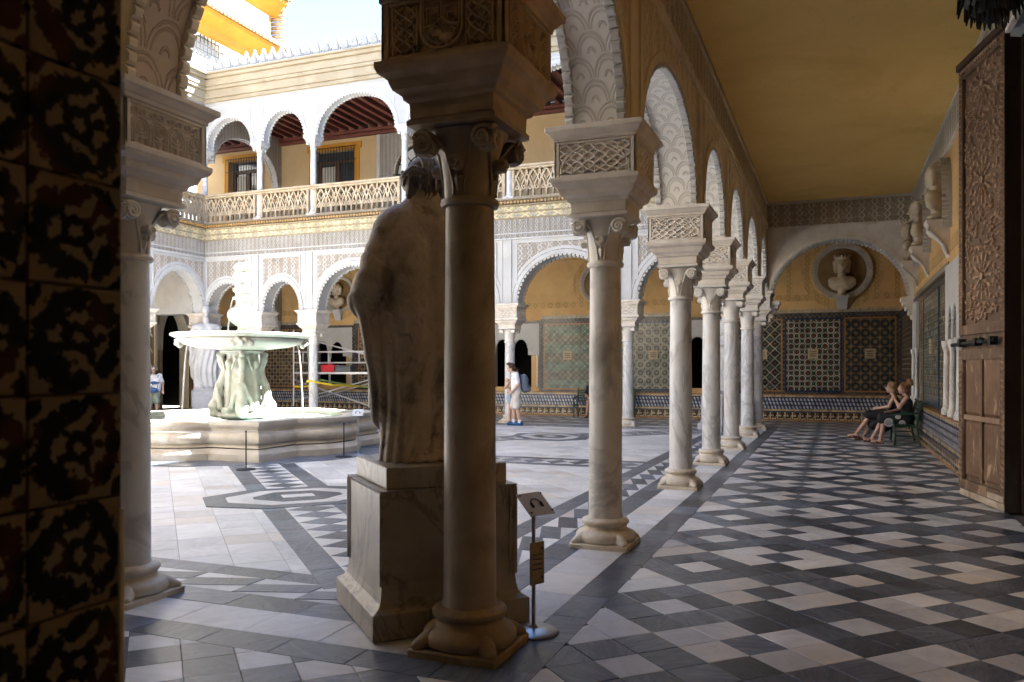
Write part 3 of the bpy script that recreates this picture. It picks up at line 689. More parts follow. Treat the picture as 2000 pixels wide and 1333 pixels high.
# upper storeys over the gallery and over the near arcade (unseen plain blocks, added only to shape the light)
up = tag(empty('storey'), 'unseen upper storey block above the gallery arcade, added to shape the light', 'building')
f = MB(); f.box(XC-.3, 3.2, 4.7, 31, 6.31, 11.9); f.build('wall', M['wing_stone'], up)
f = MB(); f.box(XC-.7, 3.6, 4.7, 31, 11.9, 12.15); f.build('roof', M['roof'], up)
up2 = tag(empty('storey'), 'unseen upper storey block above the near arcade, added to shape the light', 'building')
f = MB(); f.box(-25, 3.2, -4, 4.66, 6.31, 11.9); f.build('wall', M['wing_stone'], up2)
f = MB(); f.box(-25, 3.6, -4, 4.68, 11.9, 12.15); f.build('roof', M['roof'], up2)
# gallery ceilings
ce = tag(empty('ceiling'), kind='structure')
f = MB(); f.box(XC+T+.06, XW+.2, YS-.1, YF-.2, ZC, ZC+.12); f.build('ceiling_panel', M['ochre'], ce)
f = MB(); f.box(XC+T+.06, XW+.2, YF+.2, YW+.1, ZC, ZC+.12); f.build('ceiling_panel', M['ochre'], ce)
f = MB(); f.box(XL+.3, XC+T-.02, YF+T, YW+.1, ZC, ZC+.12); f.build('ceiling_panel', M['ochre'], ce)
f = MB(); f.box(XLW-.1, XL-T, YS, YW+.1, ZC, ZC+.12); f.build('ceiling_panel', M['ochre'], ce)
f = MB(); f.box(XL-T, XC+T-.02, YS-.1, YN-T, ZC, ZC+.12); f.build('ceiling_panel', M['ochre'], ce)

# cross arch closing the gallery
ca = tag(empty('cross_arch'), 'fringed stucco arch spanning the far end of the gallery', 'arch')
FR_C = ((0, YF, 0), (1, 0), (0, -1))
o = dict(u0=XC+T+.10, u1=XW-.10, zs=3.42, rise=1.53)
b, bi = wall_open(FR_C, XC+T, XW+.1, 3.42, 6.05, -.2, .2, [o]); b.build('wall', M['impost'], ca); bi.build('intrados', M['intrados'], ca, smooth=True)
fringe(FR_C, o, (.16, -.16), .105, .085, .06, .08, .08).build('arch_fringe', M['stucco'], ca, kind='stuff')
band_arch(FR_C, o, .02, .10, .19, .225).build('arch_band', M['impost'], ca)
band_arch(FR_C, o, .125, .15, .19, .21).build('arch_band', M['stucco_beige'], ca)
f = MB(FR_C); f.box(XC+T+.03, XW, .19, .23, 5.50, 5.93); f.build('frieze', M['frieze_x'], ca)
f = MB(FR_C); f.box(XC+T+.03, XW, .19, .215, 5.36, 5.49); f.build('frieze', M['frieze_x'], ca)
for z in (5.30, 5.945):
    f = MB(FR_C); f.box(XC+T+.03, XW, .19, .25, z, z+.05); f.build('moulding', M['impost'], ca)
for u, sg in ((XC+T+.03, 1), (XW, -1)):    # stepped corbels that carry the arch
    f = MB(FR_C)
    for i, (ln, z) in enumerate(((.30, 3.30), (.26, 3.20), (.20, 3.08), (.13, 2.96), (.07, 2.86))):
        a, c = sorted((u, u+sg*ln)); f.box(a, c, -.26+i*.02, .26-i*.02, z, z+.115)
    f.build('corbel', M['impost'], ca, bevel=.015)
# ---------------------------------------------------------------- carved relief panels
def relief(name, mat, wd, ht, segs, nx, ny, dep=.02, width=.012, blobs=()):
    """grid in local (x, z), ridges rise towards -y"""
    X, Z = np.meshgrid(np.linspace(0, wd, nx), np.linspace(0, ht, ny), indexing='ij')
    H = np.zeros_like(X)
    for s_ in segs:
        pl = np.array(s_[0], float); wv = s_[1] if len(s_) > 1 else width; k = s_[2] if len(s_) > 2 else 1.
        D = np.full_like(X, 9.)
        for a, b_ in zip(pl[:-1], pl[1:]):
            ab = b_-a; L2 = max(1e-9, ab@ab); t = np.clip(((X-a[0])*ab[0]+(Z-a[1])*ab[1])/L2, 0, 1)
            D = np.minimum(D, np.hypot(X-a[0]-t*ab[0], Z-a[1]-t*ab[1]))
        H = np.maximum(H, k*np.sqrt(np.clip(1-(D/wv)**2, 0, 1)))
    for (cx, cz, rx, rz, k) in blobs:
        H = np.maximum(H, k*np.sqrt(np.clip(1-((X-cx)/rx)**2-((Z-cz)/rz)**2, 0, 1)))
    V = np.stack([X, -H*dep, Z], -1).reshape(-1, 3).tolist()
    F = [(i*ny+j, (i+1)*ny+j, (i+1)*ny+j+1, i*ny+j+1) for i in range(nx-1) for j in range(ny-1)]
    b = MB(); b.mesh(V, F); return b.build(name, mat, smooth=True, data_only=True, fixn=False)
def arc(cx, cz, rx, rz, a0, a1, n=14): return [(cx+rx*cos(t), cz+rz*sin(t)) for t in np.linspace(a0, a1, n)]
PW, PH = .64, .27
def ogee_segs():
    S_ = []; n = 6
    for i in range(-1, n+1):
        for ph in (0, pi):
            S_.append(([(PW*(i+.5)/n+PW/n*.5*cos(ph+2*pi*z/.15), z) for z in np.linspace(0, PH, 22)], .0105))
    for i in range(n+1):
        for j in range(4):
            x, z = PW*(i+(.5 if j % 2 else 0))/n, .0375+.075*j
            S_.append(([(x, z-.02), (x, z+.022)], .007, .8))
    S_.append((arc(PW/2, 0, PW*.49, PH*.96, 0, pi, 30), .012)); return S_
def knot_segs(x0, x1):
    S_ = []; w_ = x1-x0
    for ph in (0, pi/2, pi, 3*pi/2):
        S_.append(([(x0+w_*(.5+.42*sin(2*pi*z/.27+ph)), z) for z in np.linspace(.01, PH-.01, 30)], .009))
    for k in range(-3, 5):
        S_.append(([(x0, .03+k*.06), (x1, .03+k*.06+w_*.9)], .0065, .7)); S_.append(([(x1, .03+k*.06), (x0, .03+k*.06+w_*.9)], .0065, .7))
    S_ = [([q for q in s_[0] if -.01 < q[1] < PH+.01] or [(0, 0), (0, 0)], *s_[1:]) for s_ in S_]
    return [s_ for s_ in S_ if len(s_[0]) > 1]+[([(x0, 0), (x0, PH)], .008), ([(x1, 0), (x1, PH)], .008)]
def shield():
    c = PW/2; s_ = knot_segs(.02, .17)+knot_segs(PW-.17, PW-.02)
    out = [(c-.125, PH), (c-.125, .12)]+arc(c, .12, .125, .115, pi, 2*pi, 18)+[(c+.125, .12), (c+.125, PH)]
    s_ += [(out, .012), ([(c-.105, PH)]+[(c-.105, .13)]+arc(c, .125, .105, .095, pi, 2*pi, 18)+[(c+.105, PH)], .006)]
    s_ += [([(c, PH), (c, .17), (c-.05, .135), (c-.105, .128)], .008), ([(c, .17), (c+.05, .135), (c+.105, .128)], .008)]
    bl = []
    for k in (-1, 1):                                  # two castles
        m_ = c+k*.053
        s_ += [([(m_-.035, .15), (m_-.035, .225)], .006), ([(m_+.035, .15), (m_+.035, .225)], .006), ([(m_-.04, .228), (m_+.04, .228)], .006)]
        for q in (-.034, -.017, 0, .017, .034): s_.append(([(m_+q, .235), (m_+q, .255)], .005))
        s_ += [([(m_-.010, .15), (m_-.010, .178), (m_, .19), (m_+.010, .178), (m_+.010, .15)], .004)]
        s_ += [([(m_-.03, .2), (m_+.03, .2)], .004, .6)]
        bl += [(m_, .19, .045, .05, .35)]
    bl += [(c-.035, .085, .04, .042, 1.1), (c+.025, .065, .055, .032, .95), (c-.055, .1, .02, .02, 1.3), (c-.02, .03, .014, .03, .8), (c+.03, .03, .012, .03, .8), (c+.06, .04, .012, .03, .8)]   # crouching lion
    s_ += [([(c+.07, .07), (c+.085, .1), (c+.06, .115)], .006), (arc(c-.045, .09, .035, .04, .5, 5.6, 14), .006, 1.2), (arc(c-.045, .09, .022, .028, .5, 5.6, 14), .005, 1.3)]
    return s_, bl
def lobed():
    s_ = []
    for i in range(4):
        m_ = PW*(i+.5)/4; w_ = PW/8
        for sc in (1, .72):
            pts = []
            for t in np.linspace(0, pi, 40):
                k = sc*(1+.10*abs(sin(3.5*t))); pts.append((m_-w_*.93*k*cos(t), .10+.085*k*sin(t)))
            s_.append(([(m_-w_*.93*sc, 0)]+pts+[(m_+w_*.93*sc, 0)], .007))
        s_ += [([(m_, 0), (m_, .14)], .006), ([(m_-.05, .05), (m_+.05, .05)], .006), (arc(m_, .10, .04, .03, pi, 2*pi, 10), .007), (arc(m_, .125, .018, .025, 0, 2*pi, 12), .006)]
        for q in (-.045, 0.02): s_ += [(arc(m_+q, .232, .02, .018, 0, 5, 12), .006), ([(m_+q+.02, .215), (m_+q+.045, .25)], .006)]
    s_ += [([(0, .205), (PW, .205)], .004, .5)]; return s_
R_OG = relief('carved_panel', M['impost'], PW, PH, ogee_segs(), 120, 54, .022)
R_OG2 = relief('carved_panel', M['impost'], PW, PH, ogee_segs(), 64, 30, .022)
_s, _b = shield(); R_SH = relief('carved_panel', M['impost_dark'], PW, PH, _s, 190, 84, .024, .01, _b)
R_LB = relief('carved_panel', M['impost'], PW, PH, lobed(), 150, 66, .022)
# ---------------------------------------------------------------- columns
def voluted(b, zt, n=4):
    for k in range(4):
        a = k*pi/2; ca_, sa_ = cos(a), sin(a)
        def P(x, y, z): return (x*ca_-y*sa_, x*sa_+y*ca_, z)
        for sg in (-1, 1):
            cx, cz, y = sg*.185, zt-.085, -.235
            sp = [P(cx+sg*-1*(.068*(1-t/13.5))*cos(t+.4)*-1, y-.004*t*.3, cz+.068*(1-t/13.5)*sin(t+.4)) for t in np.linspace(0, 12, 40)]
            b.tube(sp, .016, 6, .009)
            b.tube([P(cx, y+.09, cz), P(cx, y+.0, cz)], .066, 14)
            br = lambda z_: float(np.interp(z_, (2.61, 2.66, 2.75, 2.85, 2.94, 2.985), (.146, .148, .155, .17, .20, .225)))
            hug = lambda x_, z_: P(x_, -sqrt(max(.001, br(z_)**2-x_*x_))-.006, z_)
            st = [P(cx-sg*.045, y-.002, cz+.05), P(sg*.105, -.205, zt-.07), hug(sg*.08, zt-.13), hug(sg*.055, zt-.21), hug(sg*.035, zt-.30), hug(sg*.03, zt-.37)]
            b.tube(st, .0095, 6)
        for sg in (-1, 1):
            sp = [P(sg*.0+.17*sg*0+sg*(.035)*(1-t/11)*cos(t), -.222, zt-.205+.035*(1-t/11)*sin(t)) for t in np.linspace(0, 9, 24)]
            b.tube(sp, .010, 5, .006)
        b.tube([P(0, -.16, zt-.2), P(0, -.222, zt-.2)], .04, 12)
        lf = [P(q*.055*(1-abs(z_)), -.148-.010*(1-abs(q)), zt-.30+z_*.06) for q, z_ in ((0, -1), (.7, -.4), (1, .2), (.4, .9), (0, 1), (-.4, .9), (-1, .2), (-.7, -.4))]
        b.mesh(lf+[P(0, -.178, zt-.28)], [(i, (i+1) % 8, 8) for i in range(8)])
def make_column(dark=False, shaft=None, panel=None, fine=True, zoff=0):
    """returns list of (name, mesh data)"""
    d = '_dark' if dark else ''; out = []
    b = MB(); b.box(-.27, .27, -.27, .27, -.02, .045)
    b.build
    b.lathe([(.262, .046), (.275, .075), (.272, .11), (.25, .135), (.215, .15), (.198, .17), (.196, .195), (.212, .205), (.22, .225), (.212, .245), (.185, .255), (.165, .262)], n=32)
    for sx in (-1, 1):
        for sy in (-1, 1):                      # corner spurs
            b.tube([(sx*.155, sy*.155, .085), (sx*.195, sy*.195, .07), (sx*.225, sy*.225, .052), (sx*.25, sy*.25, .045)], .066, 10, .026)
    out.append(('base', b.build('base', M['base'+('_dark' if dark else '_stone')], smooth=True, data_only=True), .012))
    b = MB(); b.lathe([(.163, .255), (.155, .29), (.152, .8), (.15, 1.6), (.142, 2.5), (.141, 2.56)], n=36)
    out.append(('shaft', b.build('shaft', M[shaft or 'shaft'+d], smooth=True, data_only=True), 0))
    b = MB(); b.lathe([(.142, 2.56), (.165, 2.565), (.172, 2.585), (.165, 2.605), (.146, 2.61), (.148, 2.66), (.155, 2.75), (.17, 2.85), (.20, 2.94), (.225, 2.985)], n=32)
    if fine: voluted(b, 2.99)
    else:
        for sx in (-1, 1):
            for sy in (-1, 1): b.tube([(sx*.13, sy*.2, 2.92), (sx*.24, sy*.2, 2.92)], .055, 10); b.tube([(sx*.2, sy*.13, 2.92), (sx*.2, sy*.24, 2.92)], .055, 10)
    b.lathe([(.245, 2.99), (.27, 3.0), (.27, 3.03), (.25, 3.035)], sq=True)
    out.append(('capital', b.build('capital', M['capital'+d], smooth=True, data_only=True), 0))
    b = MB(); b.lathe([(.255, 3.036), (.26, 3.13), (.285, 3.14), (.29, 3.165), (.33, 3.19), (.345, 3.225), (.35, 3.245), (.39, 3.27), (.405, 3.30), (.405, 3.335), (.352, 3.336)], sq=True)
    b.lathe([(.352, 3.66), (.385, 3.662), (.385, 3.69), (.40, 3.70), (.425, 3.735), (.445, 3.745), (.445, 3.788), (.34, 3.789)], sq=True)
    b.lathe([(.352, 3.337), (.352, 3.659)], sq=True)
    for k in range(4):
        c_, s_ = [(1, 0), (0, 1), (-1, 0), (0, -1)][k]
        for (x0, x1, z0, z1) in ((-.374, -.325, 3.338, 3.658), (.325, .374, 3.338, 3.658), (-.325, .325, 3.338, 3.360), (-.325, .325, 3.636, 3.658)):
            V = [(x, y, z) for z in (z0, z1) for y in (-.374, -.350) for x in (x0, x1)]
            b.mesh([(x*c_-y*s_, x*s_+y*c_, z) for x, y, z in V], [(0, 1, 3, 2), (4, 6, 7, 5), (0, 4, 5, 1), (1, 5, 7, 3), (3, 7, 6, 2), (2, 6, 4, 0)])
    out.append(('impost', b.build('impost', M['impost'+d], data_only=True), .006))
    return out
def place_column(parts, x, y, panel, label, group, zi=0, rz=0, faces=(0, 1, 2, 3), scale=None):
    r = empty('column', (x, y, 0), rz); tag(r, label, 'column', group)
    imp = None
    for nm, me, bv in parts:
        o = add(nm, me, r, None, bv)
        if nm == 'impost': imp = o
    for k in faces:
        a = k*pi/2; o = add('carved_panel', panel, imp); o.rotation_euler[2] = a
        v = Vector((-PW/2, -.3535, 3.363)); v.rotate(Matrix.Rotation(a, 3, 'Z')); o.location = v
    if scale: r.scale = scale
    return r
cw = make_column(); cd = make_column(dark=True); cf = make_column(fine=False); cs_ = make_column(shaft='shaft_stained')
GRP = 'columns of the gallery arcade'
place_column(cd, XC, YN, R_SH, 'dark brown column with castle and lion shield on its impost, in front of the statue plinth', GRP)
gl = ['second gallery column, dark grey stain on its pale marble shaft, next after the dark column', 'third gallery column, white veined marble, next after the stained column', 'white gallery column fourth from the dark shield column',
      'white gallery column fifth from the dark shield column', 'white gallery column sixth from the dark shield column, just before the cross arch']
for i in range(1, 6): place_column(cs_ if i == 1 else cw if i < 4 else cf, XC, YC[i], R_OG if i < 3 else R_OG2, gl[i-1], GRP)
place_column(cf, XC, YF, R_OG2, 'shaded corner column under the cross arch at the far end of the gallery', GRP, scale=(1, 1, .965))
cn = make_column()
place_column(cn, XN[1], YN+.08, R_LB, 'pale column with lobed arch carving on its impost, beside the dark tiled jamb', 'columns of the near arcade', scale=(1, 1, (ZI-.25)/3.79))
for x in XN[2:-1]: place_column(cf, x, YN, R_OG2, 'white column of the near arcade behind the tiled jamb', 'columns of the near arcade', scale=(1, 1, (ZI-.25)/3.79))
fl_ = ['white court column between the green and the dotted tile panels', 'white court column with the man in shorts standing in front of it', 'white court column behind the statue seen from the back', 'white court column wrapped with a yellow strap beside the scaffold', 'white court column standing behind the fountain pedestal', 'white corner column behind the draped statue on its grey plinth']
for i in range(1, 7): place_column(cf, XF[i], YF, R_OG2, fl_[i-1], 'columns of the far arcade', scale=(1, 1, ZIF/3.79))
YL = [YF, 19.9, 16.8, 13.6, 10.4, 7.4, YN]
for y in YL[1:-1]: place_column(cf, XL, y, R_OG2, 'white column of the wing with the dark doorway', 'columns of the doorway wing', scale=(1, 1, ZIF/3.79))
# dark stain of the second column: darker stone patch set into the shaft
# ---------------------------------------------------------------- facades round the court (two storeys)
def facade(fr, C, sufx, name, label, lo_u, hi_u, vis):
    r = tag(empty(name), label, 'building wing'); v_ = sufx
    ops = bays(C, .33, ZIF, 1.4, 1.02)
    b, bi = wall_open(fr, lo_u, hi_u, ZIF, 6.42, -T, T, ops); b.build('wall', M['stucco'], r); bi.build('intrados', M['stucco'], r, smooth=True)
    for o in ops:
        if not vis(o): continue
        fringe(fr, o, (T-.03, -T+.03), .13, .10, .06, .09).build('arch_fringe', M['stucco'], r, kind='stuff')
        band_arch(fr, o, .015, .13, T-.01, T+.035).build('archivolt', M['stucco'], r)
        band_arch(fr, o, .15, .24, T-.01, T+.02).build('archivolt', M['stucco'], r)
        A = apts(dict(o, u0=o['u0']-.0, u1=o['u1']+.0), 30); sp = MB(fr)          # carved spandrel
        for (a, za), (c, zc) in zip(A[:-1], A[1:]): sp.poly([(a, T+.008, za), (c, T+.008, zc), (c, T+.008, 5.32), (a, T+.008, 5.32)])
        sp.build('spandrel', M['spandrel_'+v_], r)
        f = MB(fr)
        f.box(o['u0']-.02, o['u1']+.02, T-.01, T+.03, 5.325, 5.37); f.box(o['u0']-.02, o['u0']+.03, T-.01, T+.028, ZIF+.01, 5.324); f.box(o['u1']-.03, o['u1']+.02, T-.01, T+.028, ZIF+.01, 5.324)
        f.build('frame', M['stucco'], r)
    for c in C:
        f = MB(fr); f.box(c-.17, c+.17, T-.01, T+.022, ZIF+.01, 5.44)
        for q in (-.17, .11): f.box(c+q, c+q+.06, T+.02, T+.04, ZIF+.01, 5.44)
        f.build('pilaster_strip', M['stucco'], r)
    for nm, z0, z1, w_, m_ in (('moulding', 5.445, 5.49, .05, 'stucco'), ('frieze', 5.495, 5.60, .015, 'carve_'+v_), ('moulding', 5.605, 5.64, .035, 'stucco'), ('frieze', 5.645, 6.04, .02, 'carve_'+v_), ('moulding', 6.045, 6.075, .05, 'cornice'),
                           ('cornice', 6.08, 6.22, .07, 'paint_'+v_), ('cornice', 6.225, 6.25, .1, 'cornice'), ('cornice', 6.255, 6.40, .12, 'paint_'+v_), ('cornice', 6.405, 6.44, .2, 'cornice')):
        f = MB(fr); f.box(lo_u, hi_u, T-.01, T+w_, z0, z1); f.build(nm, M[m_], r)
    f = MB(fr)                                                              # glazed eave tiles
    u = lo_u
    while u < hi_u:
        f.tube([(u, T-.05, 6.62), (u, T+.30, 6.49)], .045, 6); u += .105
    tag(f.build('eave_tiles', M['eave'], r, smooth=True), kind='stuff')
    f = MB(fr); f.box(lo_u, hi_u, -T, T+.06, 6.43, 6.66); f.build('floor_edge', M['cornice'], r)
    # upper arcade
    uo = bays(C, .24, 9.30, 1.22, .98)
    b, bi = wall_open(fr, lo_u, hi_u, 9.30, 10.86, -.17, .17, uo); b.build('arcade_panel', M['upper_stucco'], r); bi.build('intrados', M['stucco'], r, smooth=True)
    for o in uo:
        if not vis(o): continue
        fringe(fr, o, (.14, -.14), .12, .09, .05, .07).build('arch_fringe', M['stucco'], r, kind='stuff')
        band_arch(fr, o, .02, .12, .16, .19).build('archivolt', M['stucco'], r)
        f = MB(fr); f.box(o['u0']+.02, o['u1']-.02, .16, .185, 10.68, 10.72); f.box(o['u0']+.02, o['u0']+.05, .16, .185, 9.9, 10.679); f.box(o['u1']-.05, o['u1']-.02, .16, .185, 9.9, 10.679); f.build('frame', M['stucco'], r)
    for z0, z1, w_ in ((10.86, 10.98, .10), (10.98, 11.25, .15), (11.25, 11.36, .22), (11.36, 11.60, .26), (11.60, 11.72, .36), (11.72, 11.78, .44)):
        f = MB(fr); f.box(lo_u, hi_u, -.17, .17+w_, z0, z1-.002); f.build('cornice', M['cornice'], r, bevel=.02)
    f = MB(fr); f.box(lo_u, hi_u, .17, .5, 11.78, 11.80); f.build('gutter', M['plinth_grey'], r)
    return r
far = facade(FR_F, XF, 'x', 'court_wing', 'two storey white stucco wing with balustrade across the courtyard behind the fountain', XLW, XC+.3, lambda o: True)
lef = facade(FR_L, YL, 'y', 'court_wing', 'two storey stucco wing with the pointed dark doorway behind its arches', 2.0, YF-.28, lambda o: o['u1'] > 15)
# upper columns, balustrades and crests
b = MB(); b.box(-.17, .17, -.17, .17, 6.665, 6.76); b.lathe([(.15, 6.76), (.155, 6.80), (.12, 6.84), (.105, 6.87), (.10, 7.8), (.092, 8.88), (.11, 8.90), (.11, 8.92), (.095, 8.94)], n=20)
uc_shaft = b.build('shaft', M['shaft'], smooth=True, data_only=True)
b = MB(); b.lathe([(.095, 8.93), (.11, 9.0), (.15, 9.08), (.17, 9.10)], n=16); b.lathe([(.17, 9.10), (.18, 9.13), (.18, 9.16), (.20, 9.18), (.24, 9.25), (.24, 9.298), (.2, 9.299)], sq=True)
for sx in (-1, 1):
    for sy in (-1, 1): b.tube([(sx*.08, sy*.13, 9.06), (sx*.17, sy*.13, 9.06)], .04, 8)
uc_cap = b.build('capital', M['stucco'], smooth=True, data_only=True)
ul = ['slim upper gallery column above the green tile panel', 'slim upper gallery column seen between the dark column and the stained column', 'slim upper gallery column in front of the fanlight', 'slim upper gallery column beside the barred window with yellow surround, wide arch on one side', 'slim upper gallery column between the two small arches', 'slim upper gallery column at the inner corner of the courtyard']
for i, x in enumerate(XF):
    if i == 0: continue
    r = tag(empty('slender_column', (x, YF, 0)), ul[i-1], 'column', 'columns of the upper gallery'); add('shaft', uc_shaft, r); add('capital', uc_cap, r)
for y in YL[1:4]:
    r = tag(empty('slender_column', (XL, y, 0)), 'slim upper gallery column of the wing with the dark doorway', 'column', 'upper columns of the doorway wing'); add('shaft', uc_shaft, r); add('capital', uc_cap, r)
def bar(b, pts, wd, w0, w1):
    pts = [Vector(p) for p in pts]
    R = []
    for i, p in enumerate(pts):
        t = pts[min(i+1, len(pts)-1)]-pts[max(0, i-1)]; t.normalize(); n = Vector((-t.y, t.x))*wd/2
        a, c = p+n, p-n; R.append([(a.x, w0, a.y), (c.x, w0, c.y), (c.x, w1, c.y), (a.x, w1, a.y)])
    b.loft(R)
def tracery(L):
    """one pointed unit of gothic openwork, local u 0..L, z 0..0.80"""
    b = MB(); c = L/2
    for sg in (-1, 1):
        bar(b, [(c+sg*L*.5, 0), (c+sg*L*.49, .3), (c+sg*L*.42, .48), (c+sg*L*.25, .64), (c, .80)], .05, -.06, .06)
        bar(b, [(c, 0), (c+sg*.012, .2), (c+sg*L*.12, .36), (c+sg*L*.28, .50), (c+sg*L*.45, .66), (c+sg*L*.5, .80)], .045, -.055, .055)
        q = c+sg*L*.25
        bar(b, [(q-L*.22, .17), (q-L*.12, .27), (q, .33), (q+L*.12, .27), (q+L*.22, .17)], .034, -.05, .05)
        for a in np.linspace(0, pi, 4)[1:-1]: bar(b, [(q+L*.2*cos(a), .17+.13*sin(a)), (q+L*.08*cos(a), .15+.05*sin(a))], .04, -.045, .045)
    bar(b, [(c-L*.2, .60), (c-L*.09, .52), (c, .45), (c+L*.09, .52), (c+L*.2, .60)], .03, -.045, .045)
    return b.build('tracery', M['tan_stone'], data_only=True)
TL = .40; TRC = tracery(TL)
def balustrade(fr, C, rot, label, lo_u, hi_u):
    r = tag(empty('balustrade'), label, 'balustrade', 'stone balustrades of the upper gallery'); CC = sorted(C)
    f = MB(fr); f.box(lo_u, hi_u, -.05, .15, 6.662, 6.74); f.build('base_rail', M['tan_stone'], r, bevel=.01)
    f = MB(fr); f.box(lo_u, hi_u, -.09, .17, 7.545, 7.61); f.box(lo_u, hi_u, -.11, .20, 7.612, 7.68); f.build('handrail', M['tan_stone'], r, bevel=.015)
    for a, c in zip(CC[:-1], CC[1:]):
        a += .17; c -= .17; n = max(1, round((c-a)/TL))
        if c < lo_u: continue
        for i in range(n):
            o = add('tracery', TRC, r); u = a+(c-a)*i/n; p = MB(fr).P((u, .05, 6.742)); o.location = p; o.scale = ((c-a)/n/TL, 1, 1.0); o.rotation_euler[2] = rot
        for u in (a-.02, c+.02):
            f = MB(fr); f.box(u-.035, u+.035, -.03, .13, 6.742, 7.543); f.build('post', M['tan_stone'], r)
    return r
balustrade(FR_F, XF, 0, 'openwork gothic stone balustrade across the courtyard above the big arches', XL, XC-.3)
balustrade(FR_L, YL[:4], pi/2, 'openwork gothic stone balustrade of the wing with the dark doorway', YL[3], YF-.2)
b = MB(); b.slab([(-.165, 0), (.165, 0), (.165, .12), (.135, .24), (.075, .33), (0, .50), (-.075, .33), (-.135, .24), (-.165, .12)], -.05, .05)
b.slab([(-.10, .03), (.10, .03), (.10, .12), (.06, .24), (0, .36), (-.06, .24), (-.10, .12)], .05, .075); b.slab([(-.10, .03), (.10, .03), (.10, .12), (.06, .24), (0, .36), (-.06, .24), (-.10, .12)], -.075, -.05)
MER = b.build('merlon', M['merlon_stone'], data_only=True)
def crest(fr, lo_u, hi_u, rot, label):
    r = tag(empty('roof_crest'), label, 'parapet', 'leaf shaped crests along the roof edge'); u = lo_u+.17
    f = MB(fr); f.box(lo_u, hi_u, .22, .40, 11.802, 11.88); f.build('plinth_course', M['plinth_grey'], r)
    while u < hi_u:
        o = add('merlon', MER, r, MB(fr).P((u, .31, 11.88))); o.rotation_euler[2] = rot; u += .36
crest(FR_F, XL+.45, XC-.5, 0, 'row of pointed leaf shaped merlons on the roof edge across the courtyard'); crest(FR_L, 17.5, YF-.5, pi/2, 'pointed leaf shaped merlons on the roof of the wing with the dark doorway')
# roofs and upper gallery of the far and left wings
f = MB(); f.box(XLW-.5, XC-.31, YF+.17, YW+.4, 11.55, 11.75); f.build('roof', M['roof'], far); f = MB(); f.box(XLW-.5, XL-.17, 2, YF+.16, 11.55, 11.75); f.build('roof', M['roof'], lef)
f = MB(); f.box(XLW-.2, XC+.3, YF+T, YW+.2, 6.43, 6.66); f.build('gallery_floor', M['plinth_grey'], far); f = MB(); f.box(XLW-.2, XL-T, 2, YF+T, 6.43, 6.66); f.build('gallery_floor', M['plinth_grey'], lef)
f = MB(); f.box(XLW, XC, YF+.18, YW-.06, 10.86, 10.95); f.build('timber_ceiling', M['wood_red'], far)
for i in range(52):
    x = XLW+.2+i*.43
    if x < XC-.2: f = MB(); f.box(x, x+.13, YF+.2, YW-.07, 10.70, 10.858); f.build('ceiling_beam', M['wood_red'], far)
for z in (10.45, 10.58): f = MB(); f.box(XLW, XC, YW-.2+(z-10.45)*-.5, YW-.06, z, z+.11); f.build('cornice_beam', M['wood_red'], far)
f = MB(); f.box(XLW+.05, XL-.18, 2, YF+.17, 10.80, 10.9); f.build('timber_ceiling', M['wood_red'], lef)
